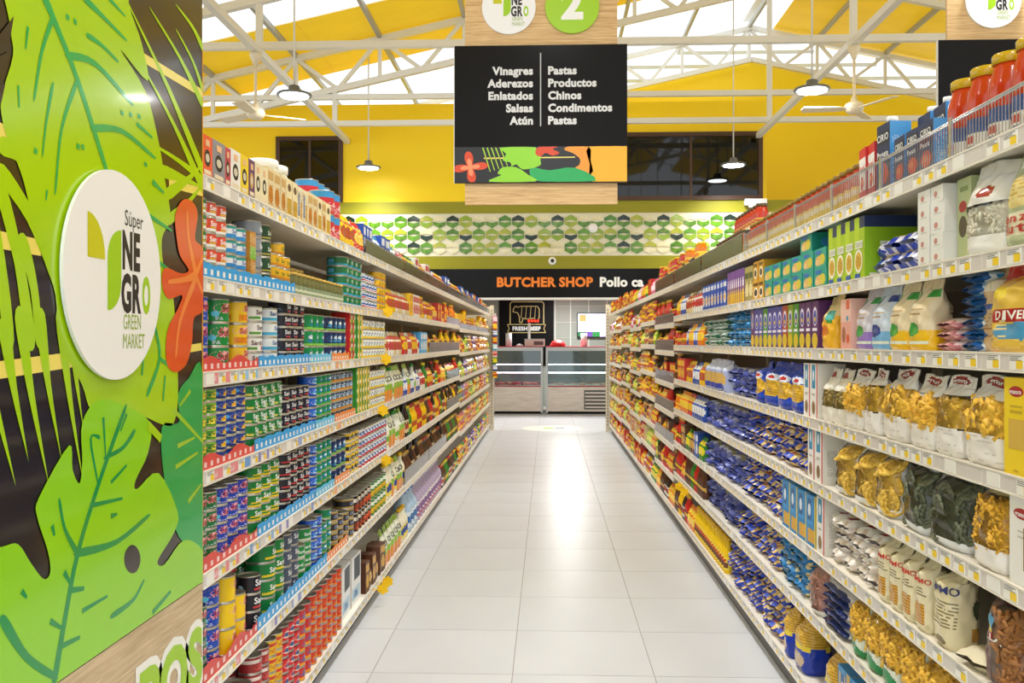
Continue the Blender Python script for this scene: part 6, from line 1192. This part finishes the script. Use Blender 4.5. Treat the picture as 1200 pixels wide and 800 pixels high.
# ---- right fifth shelf
run('R', 4, 1.74, 1.99, 'granoro_w', yaw=.03); run('R', 4, 2.02, 2.19, 'fusilli'); run('R', 4, 2.22, 2.63, 'darkpasta', yaw=.15); run('R', 4, 2.66, 3.0, 'nests', yaw=.15); run('R', 4, 3.03, 3.2, 'nests', yaw=.15); run('R', 4, 3.31, 3.5, 'whtred', yaw=.02)
run('R', 4, 3.53, 4.6, 'bluepile', n=4, pitch_z=.047, yaw=.22, jit=.03, var=.2); run('R', 4, 4.62, 5.8, 'lilacpk', n=3, pitch_z=.047, yaw=.25, jit=.03, var=.2); mix('R', 4, 5.84, 6.3, ('fb_blue',), block=(2, 3)) if 0 else run('R', 4, 5.84, 6.3, 'fb_blue'); mix('R', 4, 6.32, 8.35, ('fb_red', 'fb_orange', 'ft_red', 'fn_red', 'fj_orange')); mix('R', 4, 8.4, 14.5, ('fb_yellow', 'fn_yellow', 'fb_lime', 'fn_brown', 'fb_orange', 'fb_red'), n=TALL); guard('R', 4, 7.15, 8.36, .085)
# ---- right sixth shelf
run('R', 5, 1.78, 2.13, 'brownpenne', yaw=.1); run('R', 5, 2.08, 2.26, 'flatcream', yaw=.2); run('R', 5, 2.28, 2.405, 'rummo_b', yaw=.25); run('R', 5, 2.42, 2.79, 'rummo', yaw=.12)
run('R', 5, 2.81, 3.28, 'whitepile', n=4, pitch_z=.04, yaw=.3, jit=.03, var=.3); run('R', 5, 3.29, 3.385, 'whtred', yaw=.02); run('R', 5, 3.4, 3.87, 'blueyel', yaw=.06); run('R', 5, 3.89, 4.7, 'bluepile', n=4, pitch_z=.047, yaw=.22, jit=.03, var=.2); run('R', 5, 4.72, 5.8, 'lilacpk', n=3, pitch_z=.047, yaw=.25, jit=.03, var=.3); mix('R', 5, 5.85, 6.6, ('fb_green', 'fb_brown', 'fx_blue'), block=(2, 2)); mix('R', 5, 6.6, 8.35, ('fb_red', 'fx_brown', 'ft_red', 'fb_orange')); mix('R', 5, 8.4, 14.5, ('fb_yellow', 'fn_yellow', 'fb_lime', 'fn_brown', 'fb_red', 'fx_cream'), n=TALL); guard('R', 5, 7.15, 8.36, .085)
# ---- right seventh shelf
run('R', 6, 2.2, 3.05, 'greenbag', yaw=.25); run('R', 6, 3.07, 3.32, 'whiteflat', n=5, pitch_z=.03, yaw=.06); run('R', 6, 3.34, 3.56, 'pinkclear', yaw=.2); run('R', 6, 3.58, 3.98, 'tealpile', n=4, pitch_z=.04, yaw=.15, jit=.02); run('R', 6, 4.0, 4.9, 'bluepile', n=3, pitch_z=.047, yaw=.25, jit=.03, var=.3); run('R', 6, 4.92, 5.8, 'greyblue', n=3, pitch_z=.047, yaw=.25, jit=.03, var=.3); mix('R', 6, 5.84, 8.35, ('ft_brown', 'fx_green', 'ft_green', 'fb_red', 'ft_red', 'fb_orange')); mix('R', 6, 8.4, 14.5, ('fb_yellow', 'fn_yellow', 'fb_orange', 'fn_red', 'fb_red', 'fx_cream', 'fb_lime'), n=TALL)
# ---- right bottom shelf
run('R', 7, 2.5, 2.72, 'rednet', n=2, pitch_z=.035, yaw=.2); run('R', 7, 2.74, 3.14, 'blueyel2', yaw=.06); run('R', 7, 3.16, 3.34, 'yelbluebag', yaw=.2); run('R', 7, 3.55, 3.92, 'yelbluebag', yaw=.35); run('R', 7, 3.94, 5.1, 'bluepile', n=5, pitch_z=.047, yaw=.25, jit=.03, var=.3); run('R', 7, 5.12, 6.2, 'yelbot'); mix('R', 7, 6.22, 8.35, ('ft_brown', 'ft_yellow', 'ft_red', 'fb_orange', 'ft_white')); mix('R', 7, 8.4, 14.5, ('fb_yellow', 'fn_red', 'fb_orange', 'fb_green', 'fb_white', 'fx_red'), n=TALL)
# ---- stock of the bay beside the camera
for lev, key, n in ((0, 'sauce_big', 1), (1, 'senza', 1), (2, 'divella_big', 1), (3, 'granoro_y', 1), (4, 'granoro_w', 1), (5, 'brownpenne', 1), (6, 'greenbag', 1), (7, 'blueyel2', 1)):
    run('R', lev, .9, {0: 1.6, 1: 1.7, 2: 1.88, 3: 1.79, 4: 1.73, 5: 1.77, 6: 2.18, 7: 2.48}[lev], key, n=n, yaw=.08)
# ---- coloured rail inserts on the left rack
for lev, segs in {2: ((2.55, .1, '#e88a90', 'Suli'), (2.69, .1, '#e88a90', 'Suli'), (2.8, .09, '#8fc4e8', None), (2.9, .08, '#8fc4e8', None), (3.5, .1, '#8f94c8', 'Sardi'), (3.62, .1, '#8fb8e0', None), (4.1, .12, '#f0a878', None), (4.25, .1, '#f0b890', None)),
                  3: ((2.56, .12, '#e88a90', 'Suli'), (2.7, .1, '#e88a90', 'Suli'), (2.82, .09, '#6a9ed8', None), (3.0, .12, '#8a88c0', 'Sardi'), (3.14, .12, '#7f86bc', 'Sardi'), (3.42, .12, '#9aa8d8', None), (3.9, .1, '#f0a878', None), (4.12, .12, '#f0a878', None)),
                  4: ((2.56, .12, '#e88a90', 'Suli'), (2.7, .12, '#e88a90', 'Suli'), (2.9, .12, '#5a94d0', 'Sardi'), (3.1, .12, '#8fb4e0', None), (3.24, .12, '#8a88c0', 'Sardi'), (3.6, .12, '#8a98d0', None), (4.0, .12, '#f0a878', None), (4.2, .1, '#f0a878', None)),
                  5: ((2.56, .12, '#e88a90', 'Suli'), (2.74, .12, '#e88a90', 'Suli'), (2.98, .12, '#8fb4e0', None), (3.2, .14, '#8a88c0', 'Sardi'), (3.4, .12, '#8a98d0', None), (3.7, .12, '#f0a878', None), (3.95, .12, '#f0a878', None))}.items():
    for y, w, c, t in segs: put_strip('L', lev, y, w, c, t)
# ---- yellow die-cut shelf flags
fgm = mat('flag_yellow', '#ffcf05', rough=.45)
fb_ = MB(); pts = [((.028 + .004 * math.cos(6 * a)) * math.cos(a), (.028 + .004 * math.cos(6 * a)) * math.sin(a)) for a in [2 * PI * k / 48 for k in range(48)]]; fb_.ngon_plate(pts, 0, .0008); flag_me = fb_.mesh('flag', [fgm])
for side, lev, y in (('L', 1, 5.05), ('L', 2, 5.0), ('L', 3, 4.9), ('L', 4, 5.0), ('L', 6, 4.9), ('L', 6, 5.05), ('R', 6, 6.45), ('R', 6, 6.2)):
    sg = 1 if side == 'L' else -1; X = XL if side == 'L' else XR
    k = COUNT['flag', side, lev] = COUNT.get(('flag', side, lev), 0) + 1
    t = empty('shelf_flag', (X + sg * .0, y, deck_z(side, lev, y) - .02), PI / 2 * sg); tag(t, 'yellow flower shaped promotion flag, %s on the edge of %s' % (ordinal(k), SHELFW[side, lev]), 'shelf flag', 'yellow shelf flags')
    obj('flower_card', flag_me, t, (0, -.055, .012), (0, -PI / 2 * sg, 0)); one('arm', fgm, lambda b: b.box(-.008, -.05, .008, .008, -.004, .0092), t)
# ---- clip strips of packets hanging at the far end posts
for x, n, nm in ((XL + .085, 9, 'left'),):
    cs = empty('clip_strip', (x, 14.86 if nm == 'left' else 14.6, 1.85)); tag(cs, 'hanging clip strip on the end post of the %s rack' % nm, 'clip strip'); one('strip', STEEL, lambda b: b.box(-.015, .0, -1.0, .015, .004, .02), cs)
    for k in range(n):
        key = 'fb_' + ('pink', 'orange', 'blue', 'red', 'sky', 'white', 'green', 'blue', 'yellow')[k]; parts, dims = design(key, False)
        o = obj('hanging_packet', parts[0][1], None, (x + (.0), 14.80 if nm == 'left' else 14.55, 1.72 - .11 * k), (0, 0, (1 if nm == 'left' else -1) * .5), (.9, .5, .72)); tag(o, '%s packet hanging %s from the top of the %s end strip' % (DES[key]['desc'].split()[0], ordinal(k + 1), nm), 'packet', 'packets on clip strips')
